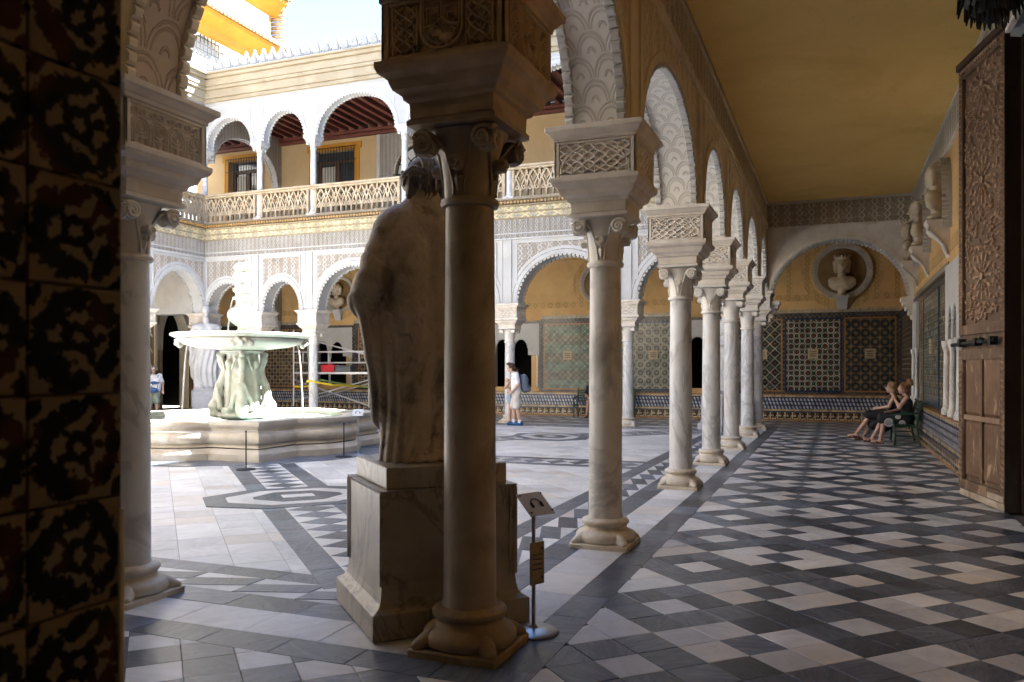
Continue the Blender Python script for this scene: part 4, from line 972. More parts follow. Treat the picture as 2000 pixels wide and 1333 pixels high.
# upper back wall with its barred windows
uw = [dict(u0=-23.1, u1=-21.6, zb=6.7, zs=10.05, rise=0), dict(u0=-18.95, u1=-17.15, zb=6.7, zs=10.05, rise=0), dict(u0=-15.4, u1=-13.2, zb=6.7, zs=8.9, rise=1.1), dict(u0=-6.2, u1=-4.5, zb=6.7, zs=10.05, rise=0)]
FR_U = ((0, YW-.05, 0), (1, 0), (0, -1))
b, bi = wall_open(FR_U, XLW-.2, XW+.5, 6.66, 10.86, -.35, 0, uw); b.build('back_wall', M['wall_upper'], far); bi.build('reveal', M['wall_upper'], far)
for i, o in enumerate(uw):
    if o['rise'] == 0:
        f = MB(FR_U)
        f.box(o['u0']-.24, o['u0']-.001, -.02, .035, 6.7, 10.051); f.box(o['u1']+.001, o['u1']+.24, -.02, .035, 6.7, 10.051); f.box(o['u0']-.32, o['u1']+.32, -.02, .045, 10.052, 10.30); sur = f.build('window_surround', M['yellow'], far)
        w_ = empty('window', parent=far); m_ = (o['u0']+o['u1'])/2
        f = MB(FR_U); f.box(o['u0'], o['u1'], -.30, -.28, 6.7, 10.05); f.build('pane', M['glass'], w_)
        f = MB(FR_U)
        for a, c in ((o['u0']+.01, o['u0']+.16), (m_-.11, m_+.11), (o['u1']-.16, o['u1']-.01)): f.box(a, c, -.275, -.22, 6.7, 9.6)
        f.box(o['u0']+.01, o['u1']-.01, -.275, -.215, 9.602, 9.72); f.build('shutter_frame', M['wood_dark'], w_)
        f = MB(FR_U); f.box(o['u0']+.18, m_-.13, -.272, -.262, 6.9, 9.5); f.build('curtain', M['curtain'], w_)
        f = MB(FR_U); k = 0; u = o['u0']-.1
        while u < o['u1']+.12: f.tube([(u, .10, 6.75), (u, .10, 10.16)], .013, 5); u += .13
        for z in (7.4, 8.5, 9.6, 10.12): f.box(o['u0']-.12, o['u1']+.12, .085, .115, z, z+.025)
        f.build('grille', M['iron'], w_)
    else:
        f = MB(FR_U); f.slab([(o['u0'], 6.7)]+[(o['u0'], 8.9)]+apts(o, 20)+[(o['u1'], 6.7)], -.2, -.18); w_ = f.build('fanlight', M['fan_glass'], far)
        f = MB(FR_U); m_ = (o['u0']+o['u1'])/2
        for a in np.linspace(0, pi, 9): f.tube([(m_+.25*cos(a), -.16, 8.9+.25*sin(a)), (m_+1.08*cos(a), -.16, 8.9+1.08*sin(a))], .02, 5)
        for rr in (.25, .68, 1.06): f.tube([(m_+rr*cos(a), -.16, 8.9+rr*sin(a)) for a in np.linspace(0, pi, 22)], .02, 5)
        f.box(o['u0'], o['u1'], -.18, -.14, 8.87, 8.93); f.build('glazing_bars', M['iron'], w_)
        pf, pi_ = wall_open(FR_U, o['u0']-.75, o['u1']+.75, 6.67, 10.44, .001, .05, [dict(o, u0=o['u0']-.02, u1=o['u1']+.02, rise=1.12)]); pf.build('carved_surround', M['carve_x'], far); pi_.build('reveal', M['stucco'], far)
        fringe(FR_U, o, (.03,), .12, .1, .06, .06).build('arch_fringe', M['stucco'], far, kind='stuff')
        for u in (o['u0']-.72, o['u1']+.58): f = MB(FR_U); f.box(u, u+.14, .045, .09, 6.67, 10.44); f.build('pilaster_strip', M['stucco'], far)
# cross arches in the corner bays, upper and lower
for (zs, rise, z1, nm) in ((8.9, 1.3, 10.80, 'upper'), (3.5, 1.4, 5.99, 'lower')):
    FRX = ((XL, 0, 0), (0, 1), (1, 0)); o = dict(u0=YF+.3, u1=YW-.28, zs=zs, rise=rise)
    b, bi = wall_open(FRX, YF+.28, YW-.06, zs, z1, -.16, .16, [o]); b.build('cross_arch', M['carve_y'], far); bi.build('intrados', M['stucco'], far, smooth=True)
    fringe(FRX, o, (.12, -.12), .13, .1, .05, .07).build('arch_fringe', M['stucco'], far, kind='stuff')
    f = MB(FRX); f.lathe
    for i in range(4): f.box(YW-.28+i*.05, YW-.06, -.16+.015*i, .16-.015*i, zs-.1-.1*i, zs-.002-.1*i)
    f.build('corbel', M['stucco'], far)
# ---------------------------------------------------------------- wall across the far gallery, lower storey
FR_W = ((0, YW, 0), (1, 0), (0, -1))
lw = [dict(u0=-19.0, u1=-17.55, zb=.98, zs=2.95, rise=0), dict(u0=-11.4, u1=-9.95, zb=.98, zs=2.95, rise=0), dict(u0=-4.5, u1=-3.2, zb=.98, zs=2.95, rise=0)]
fw = tag(empty('tiled_wall'), 'ochre wall with tall patterned tile panels and tiled bench along the far gallery', 'wall')
b, bi = wall_open(FR_W, XLW, XW+.3, 0, 6.4, -.4, 0, lw); b.build('wall', M['wall_ochre'], fw); bi.build('reveal', M['stucco'], fw)
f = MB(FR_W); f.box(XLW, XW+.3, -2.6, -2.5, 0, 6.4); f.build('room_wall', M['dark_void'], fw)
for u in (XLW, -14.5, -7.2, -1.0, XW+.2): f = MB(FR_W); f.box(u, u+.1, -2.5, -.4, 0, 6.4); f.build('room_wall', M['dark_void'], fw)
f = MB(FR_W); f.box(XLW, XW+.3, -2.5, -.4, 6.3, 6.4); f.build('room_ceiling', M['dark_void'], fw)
def panel(fr, par, u0, u1, z0, z1, key, sf, plq=True):
    f = MB(fr); f.box(u0, u1, -.01, .018, z0, z1); p = f.build('tile_panel', M[key], par)
    f = MB(fr); t = .045
    for (a, c, e, g_) in ((u0-t, u0-.001, z0-t, z1+t), (u1+.001, u1+t, z0-t, z1+t), (u0, u1, z0-t, z0-.001), (u0, u1, z1+.001, z1+t)): f.box(a, c, -.01, .026, e, g_)
    f.build('border', M['blue_tile' if random.random() < .5 else 'brown_tile'], p)
    if plq:
        m_ = (u0+u1)/2; f = MB(fr); f.box(m_-.15, m_+.15, .017, .032, 1.93, 2.23); q = f.build('plaque', M['plaque'], p)
        f = MB(fr)
        for z in (2.0, 2.065, 2.13): f.box(m_-.095, m_+.095, .031, .036, z, z+.026)
        tag(f.build('lettering', M['ink'], q), kind='stuff')
def bench(fr, par, lo, hi, sf, w=.13):
    for nm, z0, z1, m_, ww in (('tile_course', 0, .05, 'brown_tile', w), ('tile_course', .052, .27, 'az_hook_'+sf, w), ('tile_course', .272, .30, 'blue_tile', w+.008), ('tile_course', .302, .37, 'az_row_'+sf, w), ('tile_course', .372, .70, 'az_bench_'+sf, w),
                           ('tile_course', .702, .73, 'blue_tile', w+.01), ('tile_course', .732, .80, 'az_row_'+sf, w), ('tile_course', .802, .83, 'brown_tile', w+.015)):
        f = MB(fr); f.box(lo, hi, -.01, ww, z0, z1); f.build(nm, M[m_], par)
def dado(fr, par, segs, sf, z1=3.3):
    for a, c in segs:
        f = MB(fr); f.box(a, c, -.01, .012, .832, z1); f.build('dado', M['az_frame_'+sf], par)
        f = MB(fr); f.box(a, c, -.01, .03, z1+.001, z1+.05); f.build('dado_rail', M['az_frame_'+sf], par)
        f = MB(fr); u = a+.06
        while u < c-.05: f.slab([(u-.055, z1+.052), (u+.055, z1+.052), (u+.06, z1+.11), (u+.03, z1+.17), (u-.03, z1+.17), (u-.06, z1+.11)], .0, .02); u += .125
        tag(f.build('dado_crest', M['crest_tile'], par), kind='stuff')
bench(FR_W, fw, XLW+.1, XW, 'x')
dado(FR_W, fw, [(XLW+.1, -19.35), (-17.2, -11.75), (-9.6, -4.8), (-2.9, XW)], 'x')
for u0, u1, k, pq in ((-2.75, -1.62, 'az_dia_x', 1), (-1.46, .10, 'az_ring_x', 1), (.26, 1.62, 'az_star_x', 1), (-9.45, -7.80, 'az_fine_x', 1), (-6.35, -4.95, 'az_dot_x', 1), (-7.55, -6.55, 'az_dark_x', 0), (-16.95, -15.6, 'az_dark_x', 0), (-15.35, -13.4, 'az_fine_x', 1), (-13.1, -11.95, 'az_dia_x', 0), (-21.3, -19.55, 'az_dark_x', 0), (-23.9, -21.6, 'az_dia_x', 0)):
    panel(FR_W, fw, u0, u1, .95, 3.14, k, 'x', pq)
for o in lw:    # twin light windows in white surrounds
    w_ = empty('window', parent=fw); a, c = o['u0']-.3, o['u1']+.3; m_ = (a+c)/2
    hs = [dict(u0=m_-.62, u1=m_-.07, zb=.98, zs=2.32, rise=.36), dict(u0=m_+.07, u1=m_+.62, zb=.98, zs=2.32, rise=.36)]
    b, bi = wall_open(FR_W, a, c, 2.1, 3.2, .001, .06, [dict(h, zb=2.1) for h in hs]); b.build('surround', M['stucco'], w_); bi.build('reveal', M['stucco'], w_)
    for h in hs: fringe(FR_W, h, (.03,), .09, .075, .045, .06).build('arch_fringe', M['stucco'], w_, kind='stuff')
    f = MB(FR_W); f.lathe([(.07, .98), (.07, 1.05), (.045, 1.08), (.042, 1.95), (.075, 2.05), (.075, 2.098)], (m_, .03, 0), 14); f.build('colonnette', M['shaft'], w_, smooth=True)
    for u in (a+.06, c-.06): f = MB(FR_W); f.lathe([(.055, .98), (.055, 1.05), (.035, 1.08), (.034, 1.95), (.06, 2.05), (.06, 2.098)], (u, .03, 0), 12); f.build('colonnette', M['shaft'], w_, smooth=True)
    f = MB(FR_W); f.box(a-.09, a-.002, -.01, .045, .84, 3.29); f.box(c+.002, c+.09, -.01, .045, .84, 3.29); f.box(a, c, -.01, .05, 3.202, 3.29); f.build('tile_frame', M['az_frame_x'], w_)
# painted bands on the plaster above
for z in (3.72, 5.35): f = MB(FR_W); f.box(XLW, XW, -.01, .006, z, z+.20); f.build('painted_band', M['painted_band_x'], fw)
f = MB(FR_W); f.box(XLW, XW, -.01, .05, 5.72, 5.98); f.build('frieze', M['frieze_x'], fw)
for x in (-.55-.9, 1.62): f = MB(FR_W); f.box(x, x+.14, -.01, .0065, 3.925, 5.345); f.build('painted_band', M['painted_band_x'], fw)
# ---------------------------------------------------------------- busts
def head_prims(c, s_=1, lean=0):
    x, y, z = c
    return [('e', (x, y, z), (.095*s_, .078*s_, .125*s_)), ('e', (x+.03*s_, y, z-.05*s_), (.065*s_, .058*s_, .07*s_)), ('c', (x+.088*s_, y, z+.02*s_), (x+.112*s_, y, z-.022*s_), .012*s_, .019*s_),
            ('e', (x+.085*s_, y, z-.062*s_), (.018*s_, .03*s_, .01*s_)), ('e', (x+.075*s_, y, z-.1*s_), (.025*s_, .028*s_, .022*s_)), ('e', (x-.005*s_, y+.08*s_, z-.005*s_), (.02*s_, .012*s_, .032*s_)), ('e', (x-.005*s_, y-.08*s_, z-.005*s_), (.02*s_, .012*s_, .032*s_)),
            ('c', (x+.085*s_, y+.035*s_, z+.035*s_), (x+.08*s_, y+.012*s_, z+.038*s_), .011*s_, .012*s_), ('c', (x+.085*s_, y-.035*s_, z+.035*s_), (x+.08*s_, y-.012*s_, z+.038*s_), .011*s_, .012*s_)]
def bust_mesh(kind):
    P = head_prims((0, 0, .60), 1.5)+[('c', (-.01, 0, .32), (0, 0, .50), .085, .08), ('e', (-.02, 0, .21), (.13, .27, .15)), ('c', (-.02, -.18, .27), (-.02, .18, .27), .09, .09), ('c', (-.02, 0, .0), (-.02, 0, .12), .075, .09), ('e', (0, 0, -.03), (.12, .12, .04))]
    P += [('e', (-.03, 0, .66), (.15, .15, .14)), ('c', (-.03, .135, .66), (-.02, .12, .47), .05, .035), ('c', (-.03, -.135, .66), (-.02, -.12, .47), .05, .035)]
    r_ = random.Random(kind)
    for i in range(26):                             # curls
        a, t = r_.uniform(0, 2*pi), r_.uniform(-.1, 1.3)
        q = (-.02+.14*cos(a)*cos(t), .128*sin(a)*cos(t), .63+.17*sin(t))
        if q[0] > .07 and q[2] < .72: continue
        P.append(('e', q, (.032, .03, .03)))
    if kind == 1:
        for a in np.linspace(0, 2*pi, 15)[:-1]: P.append(('c', (-.02+.12*cos(a), .12*sin(a), .74), (-.02+.17*cos(a), .17*sin(a), .80+.03*(int(a*9) % 2)), .032, .014))
    def fold(G): return .012*np.sin(26*G[..., 1]+18*G[..., 2]+3*np.sin(9*G[..., 2]))*np.clip((.32-G[..., 2])*6, 0, 1)*np.clip((G[..., 2]-.08)*12, 0, 1)
    return omesh('bust', organic(P, .0135, .018, fold), M['bust'])
BU = [bust_mesh(k) for k in (1, 2, 3)]
def bust(me, loc, rz, label, sc=1.):
    o = add('portrait_bust', me, None, loc); o.rotation_euler[2] = rz; o.scale = (sc,)*3; tag(o, label, 'bust', 'portrait busts on the gallery walls'); return o
def roundel(fr, u, z, r, label, par=None, lumps=False, key='bust', painted=None):
    t = tag(empty('roundel'), label, 'roundel', 'round bust frames on the walls')
    def ringp(r0, r1, w0, w1, nm, m_, n=56):
        b = MB(fr); b.loft([[(u+r0*cos(a), w0, z+r0*sin(a)), (u+r1*cos(a), w0, z+r1*sin(a)), (u+r1*cos(a), w1, z+r1*sin(a)), (u+r0*cos(a), w1*.7+w0*.3, z+r0*sin(a))] for a in np.linspace(0, 2*pi, n+1)]); b.build(nm, M[m_], t, smooth=False)
    ringp(r*.86, r, .0, .09, 'frame', key); ringp(r*.80, r*.855, .0, .05, 'frame', 'stucco')
    if painted: ringp(r*1.07, r*1.35, .0, .006, 'painted_band', painted)
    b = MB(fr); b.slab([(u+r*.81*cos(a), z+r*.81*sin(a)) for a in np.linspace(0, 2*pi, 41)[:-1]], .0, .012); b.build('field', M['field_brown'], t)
    b = MB(fr)
    for k in range(48):
        a = 2*pi*k/48; rr = r*.93; b.tube([(u+rr*cos(a), .08, z+rr*sin(a)), (u+rr*cos(a), .115, z+rr*sin(a))], r*.035, 6)
    tag(b.build('beading', M['stucco'], t), kind='stuff')
    b = MB(fr); b.loft([[(u+sx*h_, w_ if sw else .0, zz) for sx, sw in ((-1, 0), (1, 0), (1, 1), (-1, 1))] for h_, w_, zz in ((.13, .10, z-r-.30), (.17, .20, z-r-.05), (.17, .27, z-r+.02), (.20, .32, z-r+.06), (.20, .32, z-r+.14))]); b.build('bracket', M['stucco'], t, bevel=.01)
    return t
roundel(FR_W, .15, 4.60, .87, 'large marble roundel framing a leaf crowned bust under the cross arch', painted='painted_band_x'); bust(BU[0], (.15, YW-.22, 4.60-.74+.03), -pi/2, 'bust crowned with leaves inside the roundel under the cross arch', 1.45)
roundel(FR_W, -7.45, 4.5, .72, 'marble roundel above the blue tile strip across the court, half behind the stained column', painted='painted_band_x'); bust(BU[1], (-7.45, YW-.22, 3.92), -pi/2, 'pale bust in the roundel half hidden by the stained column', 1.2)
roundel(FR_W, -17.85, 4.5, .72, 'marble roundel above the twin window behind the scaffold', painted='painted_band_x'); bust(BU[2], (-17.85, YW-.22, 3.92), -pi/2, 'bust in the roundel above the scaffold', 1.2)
# ---------------------------------------------------------------- gallery side wall
FR_R = ((XW, 0, 0), (0, 1), (-1, 0))
rw = tag(empty('tiled_wall'), 'long gallery wall with tiled dado, carved frieze and window recess beside the carved door', 'wall')
ro_ = [dict(u0=8.3, u1=10.8, zb=0, zs=5.0, rise=.55), dict(u0=14.35, u1=15.5, zb=.98, zs=2.95, rise=0)]
b, bi = wall_open(FR_R, -4.2, YW+.3, 0, 6.4, -.5, 0, ro_); b.build('wall', M['wall_ochre'], rw); bi.build('reveal', M['stucco'], rw)
f = MB(FR_R); f.box(7, 17, -2.2, -2.1, 0, 6.4); f.box(7, 7.1, -2.1, -.5, 0, 6.4); f.box(16.9, 17, -2.1, -.5, 0, 6.4); f.box(7, 17, -2.2, -.5, 6.2, 6.3); f.build('room_wall', M['dark_void'], rw)
bench(FR_R, rw, 12.6, YF-.25, 'y', .10); bench(FR_R, rw, YF+.2, YW-.14, 'y', .10)
dado(FR_R, rw, [(10.9, 14.0), (15.85, YF-.25), (YF+.25, YW-.02)], 'y')
for u0, u1, k in ((11.05, 13.8, 'az_wall2_y'), (16.0, 17.1, 'az_wall2_y'), (17.3, 20.1, 'az_wall_y'), (20.3, 21.1, 'az_wall2_y'), (23.3, 26.6, 'az_dark_y')): panel(FR_R, rw, u0, u1, .95, 3.14, k, 'y', k == 'az_wall_y')
f = MB(FR_R); f.box(YS, YF-.25, -.01, .03, 5.42, 5.93); f.build('frieze', M['frieze_white'], rw)
for z, w_ in ((5.37, .05), (5.935, .06)): f = MB(FR_R); f.box(YS, YF-.25, -.01, w_, z, z+.048); f.build('moulding', M['impost'], rw)
f = MB(FR_R); f.box(10.9, YF-.25, -.01, .007, 3.62, 3.84); f.build('painted_band', M['painted_band_y'], rw)
w_ = empty('window', parent=rw)
hs = [dict(u0=14.40, u1=14.86, zb=2.1, zs=2.35, rise=.32), dict(u0=14.99, u1=15.45, zb=2.1, zs=2.35, rise=.32)]
b, bi = wall_open(FR_R, 14.05, 15.8, 2.1, 3.36, .001, .07, hs); b.build('surround', M['stucco'], w_); bi.build('reveal', M['stucco'], w_)
for h in hs: fringe(FR_R, h, (.035,), .09, .075, .045, .06).build('arch_fringe', M['stucco'], w_, kind='stuff')
for u in (14.12, 14.925, 15.73): f = MB(FR_R); f.lathe([(.09, .84), (.09, .93), (.06, .98), (.05, 1.9), (.055, 1.92), (.085, 2.04), (.085, 2.098)], (u, .05, 0), 16); f.build('colonnette', M['shaft'], w_, smooth=True)
w_ = empty('window', parent=rw); f = MB(FR_R); f.box(21.35, 22.35, .0, .07, 2.1, 3.2); f.build('surround', M['stucco'], w_)
for u in (21.42, 22.28): f = MB(FR_R); f.lathe([(.07, .84), (.07, .93), (.045, .98), (.04, 1.95), (.065, 2.04), (.065, 2.098)], (u, .05, 0), 14); f.build('colonnette', M['shaft'], w_, smooth=True)
f = MB(FR_R); f.box(21.48, 22.22, .001, .02, .84, 2.098); f.build('dark_opening_panel', M['dark_void'], w_)  # flat near-black sheet standing in for the unlit window opening
# bust niches on the gallery wall: scalloped arch, console and bust
for i, (y, lb, lr) in enumerate(((16.0, 'bust on a scroll console beside the carved door', 'scalloped niche frame beside the carved door'), (19.3, 'bearded bust on a scroll console above the seated women', 'scalloped niche frame above the seated women'), (21.8, 'small bust on a console where the gallery wall meets the cross arch', 'scalloped niche frame next to the cross arch'))):
    t = tag(empty('bust_niche'), lr, 'niche', 'scalloped niches on the gallery wall')
    o = dict(u0=y-.55, u1=y+.55, zs=4.55, rise=.72)
    A = [(y-.55, 4.0)]+apts(o, 24)+[(y+.55, 4.0)]
    b = MB(FR_R); b.loft([[(p[0]-(.07 if p[0] < y else -.07)*0, .0, p[1]), (p[0], .0, p[1]), (p[0], .10, p[1]), (y+(p[0]-y)*.86, .07, 4.5+(p[1]-4.5)*.86)] for p in A]); b.build('frame', M['stucco'], t)
    fringe(FR_R, o, (.11,), .085, .075, .05, .09).build('scalloped_edge', M['stucco'], t, kind='stuff')
    b = MB(FR_R)
    for sx in (-1, 1):
        for k in range(7): b.tube([(y+sx*.53, .06, 4.03+k*.075), (y+sx*.53, .15, 4.03+k*.075)], .038, 6)
    b.build('scalloped_edge', M['stucco'], t)
    b = MB(FR_R)                                   # scroll console
    prof = [(.0, 3.55), (.03, 3.62), (.07, 3.70), (.10, 3.80), (.17, 3.88), (.28, 3.95), (.33, 4.03), (.32, 4.10), (.36, 4.13), (.36, 4.20)]
    b.loft([[(y-.19, 0, z), (y-.19, w2, z), (y+.19, w2, z), (y+.19, 0, z)] for w2, z in prof]); b.build('console', M['impost'], t, bevel=.008)
    b = MB(FR_R); b.tube([(y-.2, .03, 3.58), (y-.2, .09, 3.76), (y-.2, .2, 3.90), (y-.2, .33, 4.02), (y-.2, .31, 4.09)], .022, 6); b.build('scroll', M['stucco'], t, smooth=True)
    bust(BU[(i+1) % 3], (XW-.20, y, 4.30), pi-.55 if i == 0 else pi-.3, lb, 1.12)
# ---------------------------------------------------------------- left wing interior wall with the dark doorway
FR_LW = ((XLW, 0, 0), (0, 1), (1, 0))
lwall = tag(empty('carved_wall'), 'carved stucco wall with pointed dark doorway behind the woman on the phone', 'wall')
od = [dict(u0=24.9, u1=26.3, zb=0, zs=2.35, rise=1.6, pt=1)]
b, bi = wall_open(FR_LW, 2, YW+.3, 0, 6.4, -.5, 0, od); b.build('wall', M['portal_carve'], lwall); bi.build('reveal', M['stucco_beige'], lwall)
f = MB(FR_LW); f.box(23, 28, -3.1, -3.0, 0, 6.4); f.box(23, 23.1, -3, -.5, 0, 6.4); f.box(27.9, 28, -3, -.5, 0, 6.4); f.box(23, 28, -3, -.5, 6.3, 6.4); f.build('dark_room', M['dark_void'], lwall)
band_arch(FR_LW, od[0], .03, .3, -.01, .04).build('archivolt', M['carve_y'], lwall)
for a, c in ((17, 24.75), (26.5, YW-.1)):
    f = MB(FR_LW); f.box(a, c, -.01, .03, .301, 1.55); f.build('dado', M['az_dark_y'], lwall)
    f = MB(FR_LW); f.box(a, c, -.01, .05, .0, .3); f.build('tile_course', M['az_hook_y'], lwall)
for a in (22.9, 23.4, 23.9):
    for k in range(6): f = MB(FR_LW); bar(f, [(a, 2.2+k*.6), (a+.46, 2.2+k*.6-.55)], .05, -.01, .04); f.build('diagonal_rib', M['stucco_beige'], lwall)
for a in np.arange(24.6, 26.6, .42): f = MB(FR_LW); bar(f, [(a, 5.0), (a+.2, 4.55), (a+.2, 4.35)], .06, -.01, .06); f.build('diagonal_rib', M['stucco_beige'], lwall)
for u, z0, z1 in ((24.45, 1.56, 5.2), (22.75, 1.56, 5.2)): f = MB(FR_LW); f.box(u, u+.12, -.01, .06, z0, z1); f.build('pilaster_strip', M['stucco_beige'], lwall)
# upper back wall, left wing
f = MB(); f.box(XLW-.3, XLW, 2, YF+.5, 6.66, 11.5); f.build('back_wall', M['wall_upper'], lef)
f = MB(); f.box(XLW-.01, XLW+.05, 19.6, 21.2, 6.7, 9.2); f.build('door', M['wood_dark'], lef)
f = MB(); f.box(XLW-.01, XLW+.09, 19.3, 21.5, 9.21, 9.45); f.build('lintel', M['impost'], lef)
# ---------------------------------------------------------------- tiled doorway jamb in the foreground and the wall it belongs to
jm = tag(empty('tiled_jamb', (0, 0, 0)), 'dark floral glazed tile doorway jamb in shadow at the edge of the gallery', 'wall')
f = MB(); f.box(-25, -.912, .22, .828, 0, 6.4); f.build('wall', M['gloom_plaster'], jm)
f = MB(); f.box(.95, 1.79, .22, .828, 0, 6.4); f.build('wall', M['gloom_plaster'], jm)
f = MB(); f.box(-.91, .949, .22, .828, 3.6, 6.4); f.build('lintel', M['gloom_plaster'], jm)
b = MB(); e = .0016
b.mesh([(0, e, e), (0, .14-e, e), (0, .14-e, .138-e), (0, e, .138-e), (.011, e, e), (.011, .14-e, e), (.011, .14-e, .138-e), (.011, e, .138-e)], [(0, 3, 2, 1), (4, 5, 6, 7), (0, 1, 5, 4), (1, 2, 6, 5), (2, 3, 7, 6), (3, 0, 4, 7)])
JT = b.build('tile', M['floral'], data_only=True)
for k in range(-13, 12):
    for j in range(4): add('tile', JT, jm, (-.912, .70-.14*j, 1.873+.138*k), .0015)
f = MB(); f.tube([(-.905, .838, 0), (-.905, .838, 1.44)], .007, 8); f.build('edge_bead', M['white_bead'], jm, smooth=True)
f = MB(); f.box(-25, -.915, .8285, .85, .832, 3.0); f.build('dado', M['az_frame_x'], jm)
rm = tag(empty('room'), 'dim plastered room behind the tiled doorway', 'room')
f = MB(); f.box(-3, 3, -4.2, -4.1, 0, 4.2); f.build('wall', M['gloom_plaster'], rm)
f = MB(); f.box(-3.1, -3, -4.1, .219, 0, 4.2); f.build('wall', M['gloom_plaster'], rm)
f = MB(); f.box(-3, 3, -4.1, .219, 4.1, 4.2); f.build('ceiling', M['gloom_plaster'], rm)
# ---------------------------------------------------------------- houses rising behind the left wing
def tiles_row(x, y0, y1, z, dx, dz, n=.24):
    b = MB(); y = y0
    while y < y1: b.tube([(x, y, z), (x+dx, y, z+dz)], .095, 7); y += n
    return b
h1 = tag(empty('house'), 'white house with yellow eaves and arched barred window behind the crested roof edge', 'house')
FR_H = ((-26, 0, 0), (0, 1), (1, 0))
ow = dict(u0=27.75, u1=30.25, zb=13.6, zs=15.25, rise=1.2)
b, bi = wall_open(FR_H, 14, 34.1, 6.9, 17.0, -8, 0, [ow]); b.build('wall', M['whitewash'], h1); bi.build('reveal', M['whitewash'], h1)
wn = empty('window', parent=h1); f = MB(FR_H); f.slab([(27.75, 13.6)]+apts(ow, 20)+[(30.25, 13.6)], -.32, -.30); f.build('pane', M['curtain'], wn)
f = MB(FR_H)
for u in np.arange(27.85, 30.2, .23):
    m_ = (u-29)/1.25; f.tube([(u, -.05, 13.6), (u, -.05, 15.25+1.2*sqrt(max(0, 1-m_*m_)))], .022, 5)
for z in np.arange(13.8, 16.4, .27):
    hw_ = 1.25 if z < 15.25 else 1.25*sqrt(max(0, 1-((z-15.25)/1.2)**2)); f.tube([(29-hw_, -.05, z), (29+hw_, -.05, z)], .02, 5)
f.build('grille', M['iron'], wn)
f = MB(FR_H); f.loft([[(14, 0, 16.35), (14, .12, 16.45), (14, .18, 16.75), (14, .62, 17.15), (14, .66, 17.32), (14, 0, 17.32)], [(34.4, 0, 16.35), (34.4, .12, 16.45), (34.4, .18, 16.75), (34.4, .62, 17.15), (34.4, .66, 17.32), (34.4, 0, 17.32)]]); f.build('eave', M['yellow'], h1)
f = MB(FR_H); f.loft([[(14, .75, 17.33), (34.5, .75, 17.33), (34.5, .75, 17.38), (14, .75, 17.38)], [(14, -3.5, 18.4), (34.5, -3.5, 18.4), (34.5, -3.5, 18.45), (14, -3.5, 18.45)]]); f.build('roof', M['roof'], h1)
tag(tiles_row(-25.15, 14, 34.5, 17.40, -4, 1.03).build('roof_tiles', M['roof'], h1, smooth=True), kind='stuff')
h2 = tag(empty('house'), 'taller white house with yellow cornice and tiled roof edge against the sky', 'house')
f = MB(); f.box(-40, -29, 16, 37.0, 0, 21.4); f.build('wall', M['whitewash'], h2)
f = MB(); f.loft([[(-29, y, 21.0), (-28.85, y, 21.1), (-28.3, y, 21.75), (-28.3, y, 21.95), (-29, y, 21.95)] for y in (15.5, 37.7)]); f.build('eave', M['yellow'], h2)
f = MB(); f.box(-40, -28.98, 36.99, 37.12, 18.2, 20.99); f.build('eave', M['yellow'], h2)
f = MB(); f.loft([[(-28.2, 15.5, 21.96), (-28.2, 37.9, 21.96), (-28.2, 37.9, 22.02), (-28.2, 15.5, 22.02)], [(-33, 15.5, 23.4), (-33, 37.9, 23.4), (-33, 37.9, 23.46), (-33, 15.5, 23.46)]]); f.build('roof', M['roof'], h2)
tag(tiles_row(-28.1, 15.5, 37.9, 22.06, -4.8, 1.4).build('roof_tiles', M['roof'], h2, smooth=True), kind='stuff')
f = MB()
for k in range(15): f.tube([(-28.4, 37.55, 21.9-k*.24), (-29.4, 37.55, 22.0-k*.24)], .1, 6)
tag(f.build('verge_tiles', M['roof'], h2, smooth=True), kind='stuff')
# ---------------------------------------------------------------- carved door leaf
FD = ((1.76, 10.55, 0), (-.2086, .978), (-.978, -.2086)); DL, DH = 1.39, 5.42
dr = tag(empty('carved_door'), 'tall weathered wooden door leaf carved with star rosettes and a small wicket, folded against the wall', 'door')
f = MB(FD); f.box(0, DL, -.15, -.03, .10, DH); f.build('leaf', M['door'], dr)
f = MB(FD); f.box(-.012, -.001, -.15, .02, .02, DH); f.build('leaf_edge', M['door_edge'], dr)
f = MB(FD); f.box(-.05, .0, -.30, -.151, .02, DH+.15); f.build('pivot_post', M['door_edge'], dr)
f = MB(FD); f.box(.02, DL-.01, -.14, .0, .02, .099); f.box(0, .45, -.02, .03, .12, .19); f.build('kick_plank', M['door_kick'], dr)
def frame(u0, u1, z0, z1, t, w0, w1, nm, m_):
    f = MB(FD)
    for (a, c, e_, g_) in ((u0, u0+t, z0, z1), (u1-t, u1, z0, z1), (u0+t, u1-t, z0, z0+t), (u0+t, u1-t, z1-t, z1)): f.box(a, c, w0, w1, e_, g_)
    return f.build(nm, M[m_], dr, bevel=.004)
frame(.0, DL, 2.05, DH, .12, -.03, .012, 'stile_frame', 'door'); frame(0, DL, .11, 1.86, .12, -.03, .012, 'stile_frame', 'door')
b = MB(FD)                                                    # twisted rope carving on the stiles
for u in (.06, DL-.06):
    z = .2
    while z < DH-.1:
        if not 1.80 < z < 2.1: b.loft([[(u-.035, .012, z), (u+.035, .012, z+.035), (u+.035, .012, z+.06), (u-.035, .012, z+.025)], [(u-.025, .028, z+.008), (u+.025, .028, z+.037), (u+.025, .028, z+.052), (u-.025, .028, z+.018)]])
        z += .07
u = .15
while u < DL-.12: b.tube([(u, .012, DH-.06), (u, .05, DH-.06)], .03, 6); u += .075
tag(b.build('rope_carving', M['door_petal'], dr), kind='stuff')
f = MB(FD); f.box(-.01, DL, -.03, .05, DH+.001, DH+.09); f.build('cap_moulding', M['door_edge'], dr, bevel=.01)
